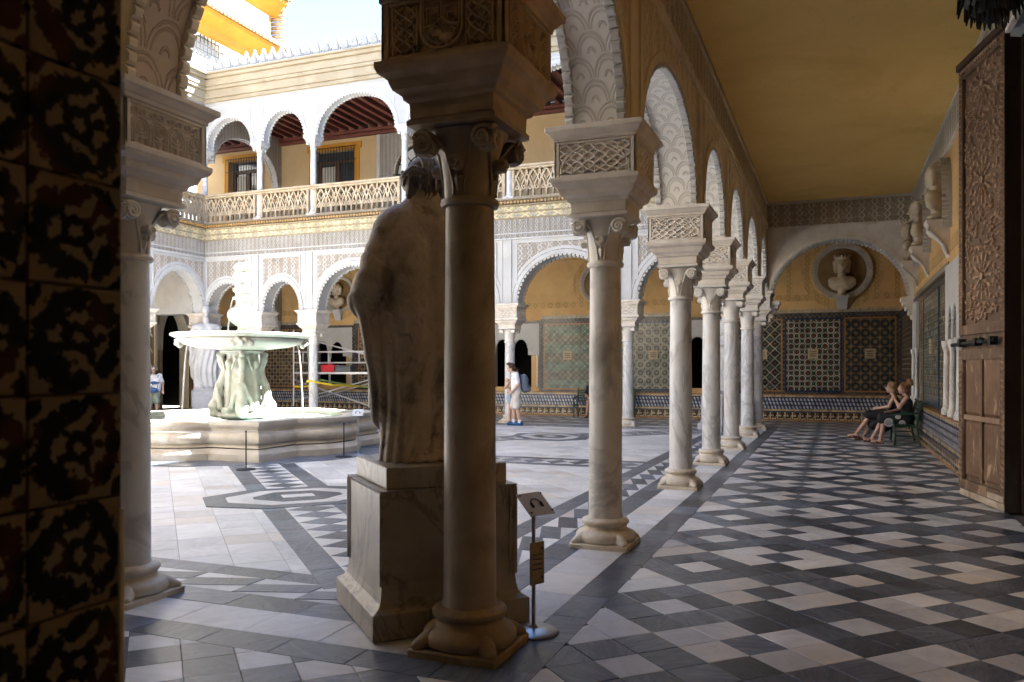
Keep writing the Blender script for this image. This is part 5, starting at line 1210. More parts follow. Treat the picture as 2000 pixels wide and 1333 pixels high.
def lozenge(b, u, z, a, ln, wd, w0, w1):
    c_, s_ = cos(a), sin(a); R = []
    for k, w_ in ((1, w0), (.72, w1)):
        R.append([(u+c_*x*k-s_*y*k, w_, z+s_*x*k+c_*y*k) for x, y in ((-ln/2, 0), (-ln*.25, -wd/2), (ln*.3, -wd/2), (ln/2, 0), (ln*.3, wd/2), (ln*.25*-1, wd/2))])
    b.loft(R)
r_ = random.Random(3)
for zc in (2.74, 3.90, 5.06):
    b = MB(FD)
    for k in range(12):
        a = 2*pi*k/12
        for rr, ln, wd in ((.13, .11, .03), (.235, .15, .05), (.345, .09, .06)):
            u, z = DL/2+rr*cos(a+(pi/12 if rr > .3 else 0))*.98, zc+rr*sin(a+(pi/12 if rr > .3 else 0))
            if .15 < u < DL-.15 and 2.2 < z < DH-.15: lozenge(b, u, z, a+(pi/2 if rr > .3 else 0), ln, wd, -.03, -.002)
    b.tube([(DL/2, -.03, zc), (DL/2, .005, zc)], .045, 12)
    b.build('rosette', M['door_petal'], dr)
b = MB(FD)
for k in range(620):
    u, z = r_.uniform(.16, DL-.16), r_.uniform(2.22, DH-.18)
    if min(abs(sqrt((u-DL/2)**2+(z-zc)**2)) for zc in (2.74, 3.90, 5.06)) < .36: continue
    lozenge(b, u, z, r_.choice((0, pi/4, pi/2, 3*pi/4)), r_.uniform(.05, .10), .034, -.03, -.005)
tag(b.build('inlay', M['door_petal'], dr), kind='stuff')
for (a, c, e_, g_) in ((.16, .66, .28, .98), (.73, 1.23, .28, .98), (.16, .66, 1.06, 1.78), (.73, 1.23, 1.06, 1.78)):
    b = MB(FD); b.loft([[(a, -.03, e_), (c, -.03, e_), (c, -.03, g_), (a, -.03, g_)], [(a+.03, -.008, e_+.03), (c-.03, -.008, e_+.03), (c-.03, -.008, g_-.03), (a+.03, -.008, g_-.03)]]); b.build('panel', M['door_plank'], dr)
for (a, c) in ((.66, .73), (.14, .16), (1.23, 1.25)): b = MB(FD); b.box(a+.004, c-.004, -.03, .004, .25, 1.8); b.build('muntin', M['door'], dr)
b = MB(FD); b.box(.16, 1.23, -.029, .006, .99, 1.05); b.build('lock_rail', M['door_petal'], dr)
b = MB(FD); b.tube([(.18, .045, 1.96), (DL+.13, .045, 1.93)], .026, 8); b.lathe
for u in (.25, .7, 1.2): b.box(u-.035, u+.035, .0, .085, 1.90, 2.0)
b.tube([(.45, .05, 1.96), (.45, .12, 1.99)], .02, 6); b.build('bolt', M['bolt'], dr, bevel=.004)
# black lantern under the ceiling
ln_ = tag(empty('hanging_lantern', (1.25, 8.1, 0)), 'black spiky iron lantern hanging under the ochre ceiling above the door', 'lantern')
b = MB(); b.lathe([(.05, 4.62), (.12, 4.68), (.2, 4.74), (.25, 4.82), (.25, 4.95), (.2, 5.0), (.2, 5.35), (.24, 5.4), (.1, 5.6), (.02, 5.65)], n=8); b.build('body', M['black'], ln_)
b = MB()
for k in range(16):
    a = 2*pi*k/16
    for rr, z, l_ in ((.25, 4.82, .10), (.19, 4.74, .10), (.11, 4.68, .09)): b.tube([(rr*cos(a), rr*sin(a), z+.02), (rr*1.08*cos(a), rr*1.08*sin(a), z-l_)], .022, 5, .006)
    b.tube([(.25*cos(a), .25*sin(a), 4.9), (.30*cos(a), .30*sin(a), 4.97)], .02, 5, .008)
b.build('spikes', M['black'], ln_)
b = MB(); b.tube([(0, 0, 5.64), (0, 0, 6.0)], .012, 6); b.build('chain', M['black'], ln_)
# ---------------------------------------------------------------- fountain
FX, FY = CX, CY
ft = tag(empty('fountain', (FX, FY, 0)), 'marble fountain with lobed basin, wide round bowl and carved figure on top', 'fountain')
def plan(th, s_=1.):
    """square with a round lobe in the middle of each side"""
    best = 0
    c_, si = abs(cos(th)), abs(sin(th)); best = min(2.02/max(c_, 1e-6), 2.02/max(si, 1e-6))
    for k in range(4):
        a = k*pi/2; px, py = 1.27*cos(a), 1.27*sin(a); bq = px*cos(th)+py*sin(th); disc = bq*bq-(px*px+py*py-1.22**2)
        if disc >= 0: best = max(best, bq+sqrt(disc))
    return best
ths = [2*pi*k/240 for k in range(240)]
def pring(off, z): return [((plan(t)+off)*cos(t), (plan(t)+off)*sin(t), z) for t in ths]
for nm, prof in (('basin_foot', [(.10, 0), (.10, .12), (.07, .15), (.03, .18), (.0, .21)]), ('basin_wall', [(-.04, .21), (.0, .235), (-.05, .27), (-.06, .29), (.0, .31), (.05, .36), (.06, .42), (.03, .48), (-.03, .51), (-.05, .53), (-.05, .56)]),
                 ('basin_rim', [(-.04, .56), (-.01, .59), (.04, .61), (.06, .64), (.06, .695), (.03, .705), (-.24, .705), (-.27, .69), (-.27, .52)])):
    b = MB(); b.loft([pring(o, z) for o, z in prof], cap=False); b.build(nm, M['basin'], ft, smooth=True)
b = MB(); b.loft([pring(-.27, .53), pring(-.6, .20), [(.01*cos(t), .01*sin(t), .2) for t in ths]], cap=False); b.build('basin_floor', M['basin'], ft)
b = MB(); b.mesh([(0, 0, .60)]+pring(-.262, .60), [(0, 1+k, 1+(k+1) % 240) for k in range(240)]); b.build('water', M['water'], ft)
P = [('c', (0, 0, .5), (0, 0, 2.0), .40, .30), ('e', (0, 0, .68), (.5, .5, .12)), ('e', (0, 0, 1.98), (.42, .42, .07))]
for k in range(4):
    a = radians(-52)+k*pi/2; s_ = 1.
    q = lambda r, z: (r*s_*cos(a), r*s_*sin(a), z)
    pts = [(.38, 1.93, .05), (.42, 1.82, .07), (.40, 1.70, .06), (.34, 1.58, .06), (.40, 1.42, .07), (.46, 1.22, .085), (.48, 1.02, .10), (.53, .86, .13), (.50, .74, .12), (.58, .70, .06)]
    for (r0, z0, t0), (r1, z1, t1) in zip(pts[:-1], pts[1:]): P.append(('c', q(r0, z0), q(r1, z1), t0*s_, t1*s_))
    P.append(('e', q(.62, .84), (.05, .05, .05))); P.append(('e', q(.45, 1.90), (.06, .06, .05)))
    tq = lambda r, t, z: (r*cos(a)-t*sin(a), r*sin(a)+t*cos(a), z)
    for t in (-1, 1):
        P += [('e', tq(.56, t*.09, .95), (.035, .035, .035)), ('c', tq(.50, t*.05, 1.3), tq(.46, t*.15, 1.05), .03, .045), ('c', tq(.46, t*.15, 1.05), tq(.42, t*.2, .85), .045, .06), ('c', tq(.40, t*.12, 1.85), tq(.33, t*.2, 1.6), .03, .02)]
    a2 = a+pi/4
    P += [('c', (.38*cos(a2), .38*sin(a2), .72), (.31*cos(a2), .31*sin(a2), 1.9), .06, .04), ('e', (.40*cos(a2), .40*sin(a2), .78), (.11, .11, .10)), ('e', (.36*cos(a2), .36*sin(a2), 1.72), (.07, .07, .10))]
me = omesh('pedestal', organic(P, .019, .016, lambda G: .005*np.sin(30*G[..., 2]+8*np.arctan2(G[..., 1], G[..., 0]))), M['fountain']); add('pedestal', me, ft)
b = MB(); b.lathe([(.30, 1.99), (.55, 2.02), (.9, 2.06), (1.15, 2.12), (1.22, 2.18), (1.23, 2.22), (1.20, 2.235), (1.30, 2.25), (1.385, 2.29), (1.39, 2.32), (1.36, 2.335), (1.28, 2.33), (1.2, 2.28), (.3, 2.24), (.01, 2.235)], n=72); b.build('bowl', M['fountain'], ft, smooth=True)
b = MB(); b.lathe([(1.19, 2.29), (.01, 2.292)], n=48); b.build('water', M['water'], ft)
me = None
for k in range(4):
    a = -pi/4-.1+k*pi/2; P = [('e', (0, 0, 0), (.06, .17, .13)), ('e', (.05, .06, .03), (.05, .045, .04)), ('e', (.05, -.06, .03), (.05, .045, .04)), ('e', (.06, 0, -.03), (.05, .04, .05)), ('e', (0, .16, -.06), (.05, .07, .06)), ('e', (0, -.16, -.06), (.05, .07, .06))]
    if me is None: me = omesh('mask', organic(P, .014, .02), M['fountain'])
    o = add('mask', me, ft, (1.2*cos(a), 1.2*sin(a), 2.165)); o.rotation_euler[2] = a
fl = lambda th, r, z: r*(1+.045*abs(sin(12*th))) if 2.5 < z < 2.86 else r
b = MB(); b.lathe([(.22, 2.29), (.20, 2.33), (.13, 2.39), (.09, 2.45), (.10, 2.49), (.16, 2.53), (.24, 2.60), (.285, 2.68), (.29, 2.74), (.26, 2.82), (.19, 2.875), (.15, 2.90), (.13, 2.95), (.13, 3.02), (.19, 3.05), (.20, 3.08), (.17, 3.10), (.14, 3.12), (.14, 3.18), (.19, 3.21), (.19, 3.27), (.1, 3.28)], n=96, fn=fl); b.build('vase', M['fountain'], ft, smooth=True)
P = [('c', (0, 0, 3.28), (0, 0, 3.40), .16, .14), ('e', (0, 0, 3.50), (.14, .16, .16)), ('e', (.06, .06, 3.52), (.10, .09, .15)), ('e', (-.06, -.06, 3.52), (.10, .09, .15)), ('e', (.12, .02, 3.50), (.03, .03, .05)), ('e', (0, 0, 3.70), (.17, .17, .08)), ('e', (.10, .0, 3.76), (.07, .08, .05)), ('e', (-.09, .05, 3.76), (.07, .07, .05)), ('e', (0, -.1, 3.74), (.08, .06, .05)), ('e', (.13, -.06, 3.42), (.05, .05, .05))]
add('figure', omesh('figure', organic(P, .016, .03, lambda G: .007*np.sin(38*G[..., 2]+11*G[..., 0])), M['fountain']), ft)
def jetmesh(p0, v, z1, r):
    pts = []; n = 26; T_ = (v[2]+sqrt(v[2]**2+2*9.8*(p0[2]-z1)))/9.8
    for i in range(n):
        t = T_*i/(n-1); pts.append((p0[0]+v[0]*t+random.uniform(-.004, .004), p0[1]+v[1]*t, p0[2]+v[2]*t-4.9*t*t))
    b = MB(); b.tube(pts, r, 6, r*1.3); return b
wr = (cos(radians(21.6)), sin(radians(21.6)))
for i, (a, sp) in enumerate(((radians(21.6)+pi, .22), (radians(21.6), .22), (radians(21.6)+pi/2, .22), (radians(21.6)-pi/2-.5, .0))):
    if i == 3: continue
    o = jetmesh((FX+1.12*cos(a), FY+1.12*sin(a), 2.12), (sp*cos(a), sp*sin(a), 0), .62, .013).build('water_jet', M['jet'], None, smooth=True)
    tag(o, ['thin water stream falling in front of the dark doorway', 'thin water stream falling beside the scaffold', 'thin water stream falling behind the fountain pedestal'][i], 'water jet', 'water streams of the fountain')
for i, a in enumerate((radians(21.6)+pi, radians(21.6))):
    o = jetmesh((FX+.16*cos(a), FY+.16*sin(a), 3.1), (.36*cos(a), .36*sin(a), .12), 2.30, .011).build('water_jet', M['jet'], None, smooth=True)
    tag(o, ['thin water stream from the fluted vase towards the draped statue', 'thin water stream from the fluted vase on the scaffold side'][i], 'water jet', 'water streams of the fountain')
# ---------------------------------------------------------------- statues on plinths
def plinth(x, y, rz, m_, label, top=1.02, small=False):
    r = tag(empty('statue_plinth', (x, y, 0), rz), label, 'plinth', 'statue plinths in the courtyard corners')
    b = MB(); b.lathe([(.515, 0), (.515, .155), (.508, .165)], sq=True); b.build('base', m_, r, bevel=.008)
    b = MB(); b.lathe([(.50, .166), (.472, .18), (.455, .205), (.446, .25), (.44, .32), (.44, .86), (.445, .87), (.455, .885)], sq=True)
    for k in range(4):
        c_, s_ = [(1, 0), (0, 1), (-1, 0), (0, -1)][k]
        for (x0, x1, z0, z1) in ((-.455, -.40, .31, .87), (.40, .455, .31, .87)):
            V = [(xx, yy, zz) for zz in (z0, z1) for yy in (-.447, -.43) for xx in (x0, x1)]
            b.mesh([(p[0]*c_-p[1]*s_, p[0]*s_+p[1]*c_, p[2]) for p in V], [(0, 1, 3, 2), (4, 6, 7, 5), (0, 4, 5, 1), (1, 5, 7, 3), (3, 7, 6, 2), (2, 6, 4, 0)])
    b.build('die', m_, r)
    b = MB(); b.lathe([(.40, .886), (.40, top)], sq=True); b.build('cap_slab', m_, r, bevel=.008); return r
SX, SY = -2.56, 4.94
plinth(SX, SY, radians(135.5), M['plinth_old'], 'dark veined marble plinth under the statue seen from behind')
P = [('c', (0, -.10, .05), (0, -.09, 1.0), .20, .19), ('c', (0, .10, .05), (0, .09, 1.0), .20, .19), ('c', (.05, 0, .05), (.04, 0, 1.0), .22, .19),
     ('c', (0, -.09, 1.0), (0, -.12, 1.42), .19, .165), ('c', (0, .09, 1.0), (0, .12, 1.42), .19, .165), ('c', (-.01, -.17, 1.56), (-.01, .17, 1.56), .135, .135), ('c', (0, -.06, 1.60), (-.005, -.02, 1.74), .15, .10), ('c', (0, .06, 1.60), (-.005, .02, 1.74), .15, .10),
     ('c', (0, .22, 1.52), (-.01, .35, 1.20), .13, .11), ('c', (-.01, .35, 1.20), (.06, .40, 1.06), .105, .10), ('c', (.06, .40, 1.06), (.30, .22, 1.0), .09, .07), ('c', (.30, .22, 1.0), (.36, .12, 1.02), .06, .05),
     ('c', (0, -.21, 1.47), (.0, -.33, 1.14), .125, .10), ('c', (0, -.33, 1.14), (.26, -.30, 1.05), .09, .07), ('c', (.26, -.30, 1.05), (.36, -.26, 1.1), .06, .05),
     ('c', (.05, .37, 1.0), (.04, .31, .70), .075, .085), ('c', (.04, .31, .70), (.05, .27, .30), .08, .085), ('c', (.0, .33, 1.02), (-.01, .29, .72), .05, .06), ('c', (-.01, .29, .72), (-.01, .25, .34), .06, .055), ('c', (-.05, .26, 1.0), (-.07, .21, .36), .045, .05),
     ('c', (.05, .20, .0), (.05, .21, .24), .075, .08), ('c', (-.02, .17, .0), (-.02, .18, .22), .07, .08), ('e', (.22, .12, .03), (.13, .06, .05)), ('e', (.22, -.1, .03), (.13, .06, .05)),
     ('e', (0, 0, .02), (.24, .28, .05)), ('c', (.12, .05, 1.25), (.1, -.05, 1.30), .14, .14)]
def fold(G):
    y, z = G[..., 1], G[..., 2]; left = np.clip((y-.13)*9, 0, 1); low = np.clip((.28-z)*9, 0, 1)
    v = .02*(np.abs(np.sin(35*y+23*G[..., 0]+1.6*np.sin(4*z)))**.6-.6)*np.maximum(left*np.clip((1.15-z)*5, 0, 1), low)
    arm = np.clip((y-.2)*8, 0, 1)*np.clip((z-1.0)*8, 0, 1)*np.clip((1.5-z)*6, 0, 1)
    v += .016*(np.abs(np.sin(24*z-17*y+np.sin(8*z)))**.6-.6)*arm
    v += .006*np.sin(16*z-20*y+2*np.sin(7*y))*np.clip((z-1.0)*4, 0, 1)*np.clip((1.55-z)*5, 0, 1)+.004*np.sin(12*y+3*z)
    return v
ST = radians(133)
st = add('statue', omesh('statue', organic(P, .0105, .035, fold), M['statue_old']), None, (SX-.02, SY-.02, 1.02)); st.rotation_euler[2] = ST
tag(st, 'weathered draped marble statue seen from behind, standing between the fountain and the dark column', 'statue')
P = head_prims((.03, 0, 1.87), 1.3)+[('e', (-.02, 0, 1.90), (.14, .14, .125)), ('c', (-.02, .0, 1.70), (-.02, 0, 1.80), .088, .085), ('c', (-.05, .105, 1.80), (-.03, .10, 1.70), .04, .03), ('c', (-.05, -.105, 1.80), (-.03, -.10, 1.70), .04, .03)]
r_ = random.Random(11)
for i in range(120):
    a, t = r_.uniform(.7, 2*pi-.7), r_.uniform(-.6, .15); P.append(('e', (-.02+.142*cos(a)*cos(t), .145*sin(a)*cos(t), 1.89+.125*sin(t)), (.021, .023, .018)))
hd = add('head', omesh('head', organic(P, .009, .02, lambda G: .006*np.sin(85*G[..., 2]+70*G[..., 1]+5*np.sin(40*G[..., 1])+4*np.sin(33*G[..., 2]))), M['statue_hair']), st)
b = MB()
for y0, y1 in ((-.012, .0), (.085, .10)):     # pale lime runs down the hair
    cs, sn = cos(-.22), sin(-.22)
    b.tube([(-.02-sqrt(max(.0001, .165**2-y**2-(z-1.89)**2)) if (z-1.89)**2+y*y < .165**2 else -.06, y-.03, z) for z, y in zip(np.linspace(2.035, 1.79, 12), np.linspace(y0, y1, 12)+.006*np.sin(np.arange(12)))], .0075, 5)
b.build('lime_streak', M['streak'], hd, smooth=True)
# figures of the far corners
def far_statue():
    P = [('c', (.02, -.12, .05), (0, -.10, 1.05), .17, .16), ('c', (.05, .13, .05), (.02, .10, 1.05), .15, .16), ('c', (0, 0, .05), (0, 0, 1.05), .2, .17), ('c', (0, -.09, 1.05), (0, -.12, 1.45), .15, .15), ('c', (0, .09, 1.05), (0, .12, 1.45), .15, .15),
         ('c', (0, -.23, 1.50), (0, .23, 1.50), .10, .10), ('c', (0, 0, 1.5), (.01, 0, 1.74), .085, .07), ('c', (0, .27, 1.48), (-.03, .37, 1.12), .085, .07), ('c', (-.03, .37, 1.12), (.08, .36, .85), .06, .05), ('c', (0, -.27, 1.48), (-.03, -.36, 1.15), .085, .07), ('c', (-.03, -.36, 1.15), (-.02, -.36, .95), .06, .05),
         ('c', (.1, -.1, 1.34), (.1, .1, 1.34), .10, .10), ('e', (.05, 0, 1.10), (.22, .30, .10)), ('e', (.18, .12, .03), (.12, .06, .04)), ('e', (.14, -.12, .03), (.12, .06, .04)), ('e', (0, 0, .02), (.25, .3, .04)),
         ('c', (-.06, .33, 1.1), (-.06, .28, .3), .07, .09), ('c', (-.06, -.33, 1.1), (-.06, -.28, .3), .07, .09)]+head_prims((.03, 0, 1.90), 1.1)
    P += [('e', (-.01, 0, 1.95), (.12, .115, .11)), ('c', (-.07, 0, 1.82), (-.05, 0, 1.62), .06, .05)]
    def fd(G):
        y, z = G[..., 1], G[..., 2]
        return .017*np.sin(48*y+3*np.sin(4*z))*np.clip((1.02-z)*6, 0, 1)+.010*np.sin(38*z+9*np.abs(y)*np.sin(9*z))*np.clip((z-1.0)*8, 0, 1)*np.clip((1.5-z)*8, 0, 1)
    return omesh('statue', organic(P, .018, .035, fd), M['statue_white'])
FS = far_statue()
for (x, y, a, lb, pl, sc) in ((XL+.57, YF-.58, -pi/4, 'white draped goddess statue behind the fountain at the inner corner', 'grey plinth of the draped goddess statue behind the fountain', 1.38), (XC-.75, YF-.6, -3*pi/4, 'white draped statue glimpsed between the far gallery columns', 'pale plinth glimpsed between the far gallery columns', 1.2)):
    plinth(x, y, a+pi/4-pi/4, M['plinth_grey'], pl, .96)
    o = add('statue', FS, None, (x, y, .96)); o.rotation_euler[2] = a; o.scale = (sc,)*3; tag(o, lb, 'statue', 'marble statues in the far corners')
# ---------------------------------------------------------------- signs, barrier posts, rope
def sign_post(x, y, label, h=.86, plaque=True, rz=0, small=1.):
    r = tag(empty('sign_stand', (x, y, 0), rz), label, 'sign', 'signs on thin steel stands')
    b = MB(); b.lathe([(.155*small, .0), (.155*small, .012), (.14*small, .022), (.03, .032), (.012, .05)], n=32); b.build('foot', M['steel'], r, smooth=True)
    b = MB(); b.tube([(0, 0, .03), (0, 0, h-.06)], .012, 8); b.build('pole', M['steel'], r, smooth=True)
    b = MB(); b.mesh([(p[0], p[1]+.0, p[2]) for p in [(-.10, -.085, h-.115), (.10, -.085, h-.115), (.10, .055, h+.0), (-.10, .055, h+.0), (-.10, -.088, h-.110), (.10, -.088, h-.110), (.10, .052, h+.005), (-.10, .052, h+.005)]], [(0, 3, 2, 1), (4, 5, 6, 7), (0, 1, 5, 4), (1, 2, 6, 5), (2, 3, 7, 6), (3, 0, 4, 7)]); pl = b.build('plate', M['sign'], r)
    def on(u, v): return (u, -.090+.070+v*.77-.002, h-.0525+.0+v*.64+.0035)
    b = MB(); b.tube([on(.038*cos(t), .035*sin(t)) for t in np.linspace(0, pi, 14)], .0035, 5)
    for sx in (-1, 1): b.tube([on(sx*.038, .004), on(sx*.038, -.03)], .009, 6)
    b.build('headphone_symbol', M['ink'], pl)
    b = MB()
    for sx in (-1, 1):
        for sy in (-1, 1): b.tube([on(sx*.085, sy*.07), (on(sx*.085, sy*.07)[0], on(sx*.085, sy*.07)[1]-.004, on(sx*.085, sy*.07)[2]+.006)], .006, 6)
    b.build('screws', M['ink'], pl)
    if plaque:
        b = MB(); b.box(-.045, .065, -.026, -.014, .30, .56); q = b.build('plaque', M['sign_wood'], r)
        b = MB()
        for z in (.52, .34): b.tube([(.045, -.026, z), (.045, -.032, z)], .007, 6)
        for z in (.48, .45, .42, .39): b.box(-.03, .045, -.0285, -.0262, z, z+.008)
        tag(b.build('lettering', M['ink'], q), kind='stuff')
    return r
sign_post(-1.74, 4.76, 'steel stand with tilted headphone sign and worn plaque beside the dark column', .85, True, radians(62))
sign_post(-8.33, 13.22, 'thin stand with white tilted sign beside the fountain rope', .86, False, radians(25), .8)
sign_post(-18.95, 21.65, 'small white sign stand in front of the grey statue plinth', .9, True, radians(35), .8)
PO = [(-8.83, 10.69, 'rope post with disc foot in front of the fountain corner'), (-8.40, 12.85, 'rope post beside the white tilted sign'), (-13.6, 10.6, 'rope post beyond the fountain lobe near the pale column'), (-8.6, 16.6, 'rope post behind the statue plinth past the fountain')]
for x, y, lb in PO:
    r = tag(empty('rope_post', (x, y, 0)), lb, 'rope post', 'rope posts round the fountain')
    b = MB(); b.lathe([(.16, 0), (.16, .012), (.14, .02), (.015, .03)], n=24); b.build('foot', M['iron'], r, smooth=True)
    b = MB(); b.tube([(0, 0, .02), (0, 0, .62)], .011, 8); b.tube([(0, 0, .60), (0, 0, .63)], .016, 8); b.build('pole', M['iron'], r, smooth=True)
for (a, c, lb) in ((PO[2], PO[0], 'thin grey rope stretched in front of the fountain basin'), (PO[0], PO[1], 'thin grey rope between the two posts at the fountain corner'), (PO[1], PO[3], 'thin grey rope running behind the statue plinth')):
    b = MB(); b.tube([(a[0]+(c[0]-a[0])*t, a[1]+(c[1]-a[1])*t, .61-.05*sin(pi*t)) for t in np.linspace(0, 1, 14)], .007, 5); tag(b.build('barrier_rope', M['steel'], None, smooth=True), lb, 'rope', 'ropes round the fountain')
# ---------------------------------------------------------------- scaffold
sc = tag(empty('scaffold'), 'white aluminium rolling scaffold tower behind the strapped column', 'scaffold')
x0, x1, ya, yb = -18.72, -15.5, 25.3, 26.3
for x in (x0, x1):
    for y in (ya, yb):
        b = MB(); b.tube([(x, y, .22), (x, y, 3.05 if (x == x0 and y == ya) else 2.3)], .03, 8); b.build('upright', M['alu'], sc, smooth=True)
        b = MB(); b.tube([(x-.03, y, .09), (x+.03, y, .09)], .09, 14); b.box(x-.04, x+.04, y-.05, y+.05, .16, .24); b.build('castor', M['grey_box'], sc)
for nm, p, q in [('rail', (x0, y, z), (x1, y, z)) for y in (ya, yb) for z in (2.24, 1.84)]+[('brace', (x0, ya, .42), (x1, ya, 1.22)), ('brace', (x0, ya, 1.22), (x1, ya, .30)), ('brace', (x0, yb, .42), (x1, yb, 1.22)), ('brace', (x0, ya, 2.85), (x1, ya, 2.1))]+[('end_rail', (x, ya, z), (x, yb, z)) for x in (x0, x1) for z in (.5, 1.0, 1.45, 1.84, 2.24)]:
    b = MB(); b.tube([p, q], .027, 8); b.build(nm, M['alu'], sc, smooth=True)
for x in (-18.3, -17.2, -15.9): b = MB(); b.tube([(x, ya, 1.84), (x, ya, 2.24)], .022, 8); b.build('stanchion', M['alu'], sc, smooth=True)
b = MB(); b.box(x0+.05, x1-.05, ya-.02, yb, 1.42, 1.50); b.build('deck', M['alu'], sc, bevel=.01)
b = MB(); b.box(-17.55, -17.0, ya+.05, ya+.4, 1.505, 1.76); b.box(-17.4, -17.15, ya+.2, ya+.24, 1.762, 1.79); tag(b.build('tool_box', M['red_box'], None, bevel=.02), 'red plastic box on the scaffold deck', 'box')
b = MB(); b.box(-16.95, -16.3, ya+.05, ya+.42, 1.505, 1.74); b.box(-16.97, -16.28, ya+.03, ya+.44, 1.66, 1.70); tag(b.build('tool_case', M['grey_box'], None, bevel=.02), 'grey tool case beside the red box on the scaffold', 'box')
b = MB(); cx_ = XF[4]
b.loft([[(p[0], p[1], p[2]-.035), (p[0], p[1]+.01, p[2]-.035), (p[0], p[1]+.01, p[2]+.035), (p[0], p[1], p[2]+.035)] for p in [(x0, ya-.04, .95), (cx_-1.2, 24.6, 1.0), (cx_-.5, 23.2, 1.12), (cx_-.16, YF-.165, 1.20), (cx_, YF-.175, 1.22), (cx_+.16, YF-.165, 1.18), (cx_+.5, 23.2, 1.08), (x1, ya-.04, .98)]]); tag(b.build('strap', M['tape'], None), 'yellow strap tied round the white column and scaffold', 'strap')
b = MB(); b.loft([[(p[0], p[1], p[2]-.03), (p[0], p[1]+.01, p[2]-.03), (p[0], p[1]+.01, p[2]+.03), (p[0], p[1], p[2]+.03)] for p in [(cx_-.15, YF+.17, 1.3), (cx_+.2, 23.2, 1.22), (cx_+.45, 24.6, 1.02), (x1+.4, ya-.06, .93)]]); tag(b.build('strap', M['tape_green'], None), 'green strap hanging from the column to the scaffold', 'strap')
# ---------------------------------------------------------------- green benches
def bench_obj(x, y, rz, L, label):
    r = tag(empty('bench', (x, y, 0), rz), label, 'bench', 'green metal benches')     # sits along local x, front towards local -y
    for u in (-L/2, L/2):
        b = MB(); b.tube([(u, -.24, 0), (u, -.22, .2), (u, -.25, .43), (u, -.25, .62), (u, -.20, .66), (u, .20, .68)], .024, 7); b.tube([(u, .26, 0), (u, .21, .2), (u, .19, .43), (u, .24, .70), (u, .29, .92), (u, .26, .95)], .026, 7); b.tube([(u, -.24, .40), (u, .2, .40)], .022, 7); b.tube([(u, -.22, .2), (u, .21, .2)], .015, 6)
        b.build('side_frame', M['green'], r, smooth=True)
    for k in range(6): b = MB(); b.box(-L/2, L/2, -.25+k*.075, -.19+k*.075, .425, .445); b.build('seat_slat', M['green'], r, bevel=.004)
    for k in range(5): b = MB(); z = .52+k*.085; yy = .205+(z-.45)*.19; b.box(-L/2, L/2, yy, yy+.02, z, z+.06); b.build('back_slat', M['green'], r, bevel=.004)
    return r
bench_obj(1.38, 19.85, -pi/2, 1.35, 'dark green bench by the gallery wall with the two seated women')
bench_obj(-7.15, 26.35, 0, 1.95, 'dark green bench against the tiles behind the stained column')
# ---------------------------------------------------------------- people
def person(loc, rz, J, label, skin, clothes, hair, shoes, sc=1., vox=.014, build=1., group=None):
    P = []; B = build
    def c(a, b, r0, r1): P.append(('c', a, b, r0, r1))
    pel, ch, nk, hd = J['pel'], J['ch'], J['nk'], J['hd']
    for s in (-1, 1):
        c((pel[0], pel[1]+s*.07*B, pel[2]), (ch[0], ch[1]+s*.075*B, ch[2]), .115*B, .11*B)
    c((ch[0], ch[1]-.13, ch[2]+.05), (ch[0], ch[1]+.13, ch[2]+.05), .075*B, .075*B)
    c(ch, nk, .07, .052); c(nk, (hd[0]-.015, hd[1], hd[2]-.05), .052, .05)
    P.extend(head_prims(hd, .92))
    for k in 'LR':
        s = 1 if k == 'L' else -1
        sh, el, wr = J['sh'+k], J['el'+k], J['wr'+k]
        c(sh, el, .052*B, .042*B); c(el, wr, .041*B, .027)
        d = (Vector(wr)-Vector(el)).normalized(); w_ = Vector(wr); e = w_+d*.075
        c(wr, tuple(e), .028, .03)
        sd = d.cross(Vector((1, 0, .2))); sd = sd.normalized() if sd.length > .1 else Vector((0, 1, 0)); cu = d.cross(sd)
        for i, q in enumerate((-.026, -.009, .009, .026)):
            t = e+sd*q; m_ = t+d*(.035 if i in (1, 2) else .028); c(tuple(t), tuple(m_), .010, .009); c(tuple(m_), tuple(m_+d*.022+cu*.012), .009, .008)
        c(tuple(w_+d*.03+sd*.025), tuple(w_+d*.065+sd*.05), .012, .009)
        hp, kn, an = J['hip'+k], J['kn'+k], J['an'+k]
        c(hp, kn, .088*B, .058*B); c(kn, tuple(Vector(kn)*.55+Vector(an)*.45+Vector((-.015, 0, 0))), .055*B, .054*B); c(tuple(Vector(kn)*.55+Vector(an)*.45+Vector((-.015, 0, 0))), an, .054*B, .038)
        to = J.get('to'+k, (an[0]+.16, an[1], an[2]-.05)); c((an[0]-.03, an[1], an[2]-.045), to, .04, .033)
    o = add('person', omesh('person', organic(P, vox, .022), M[skin]), None, loc); o.rotation_euler[2] = rz; o.scale = (sc,)*3
    tag(o, label, 'person', group)
    for nm, m_, pr, *ex in clothes:
        add(nm, omesh(nm, organic(pr, vox, .03, ex[0] if ex else None), M[m_]), o)
    if hair: add('hair', omesh('hair', organic(hair[1], vox*.6, .02, lambda G: .005*np.sin(150*G[..., 1]+90*G[..., 2]+4*np.sin(40*G[..., 0]))+.006*np.sin(33*G[..., 0]+41*G[..., 2])), M[hair[0]]), o)
    if shoes:
        for k in 'LR':
            an = J['an'+k]; to = J.get('to'+k, (an[0]+.16, an[1], an[2]-.05))
            add('shoe', omesh('shoe', organic([('c', (an[0]-.04, an[1], max(.05, an[2]-.045)), to, .05, .043), ('c', (an[0]-.03, an[1], an[2]-.02), (an[0], an[1], an[2]-.02), .05, .045)], vox, .02), M[shoes]), o)
    return o
def wrinkle(a=.006, f=30): return lambda G: a*np.sin(f*G[..., 2]+.7*f*G[..., 1]+2*np.sin(9*G[..., 0]))
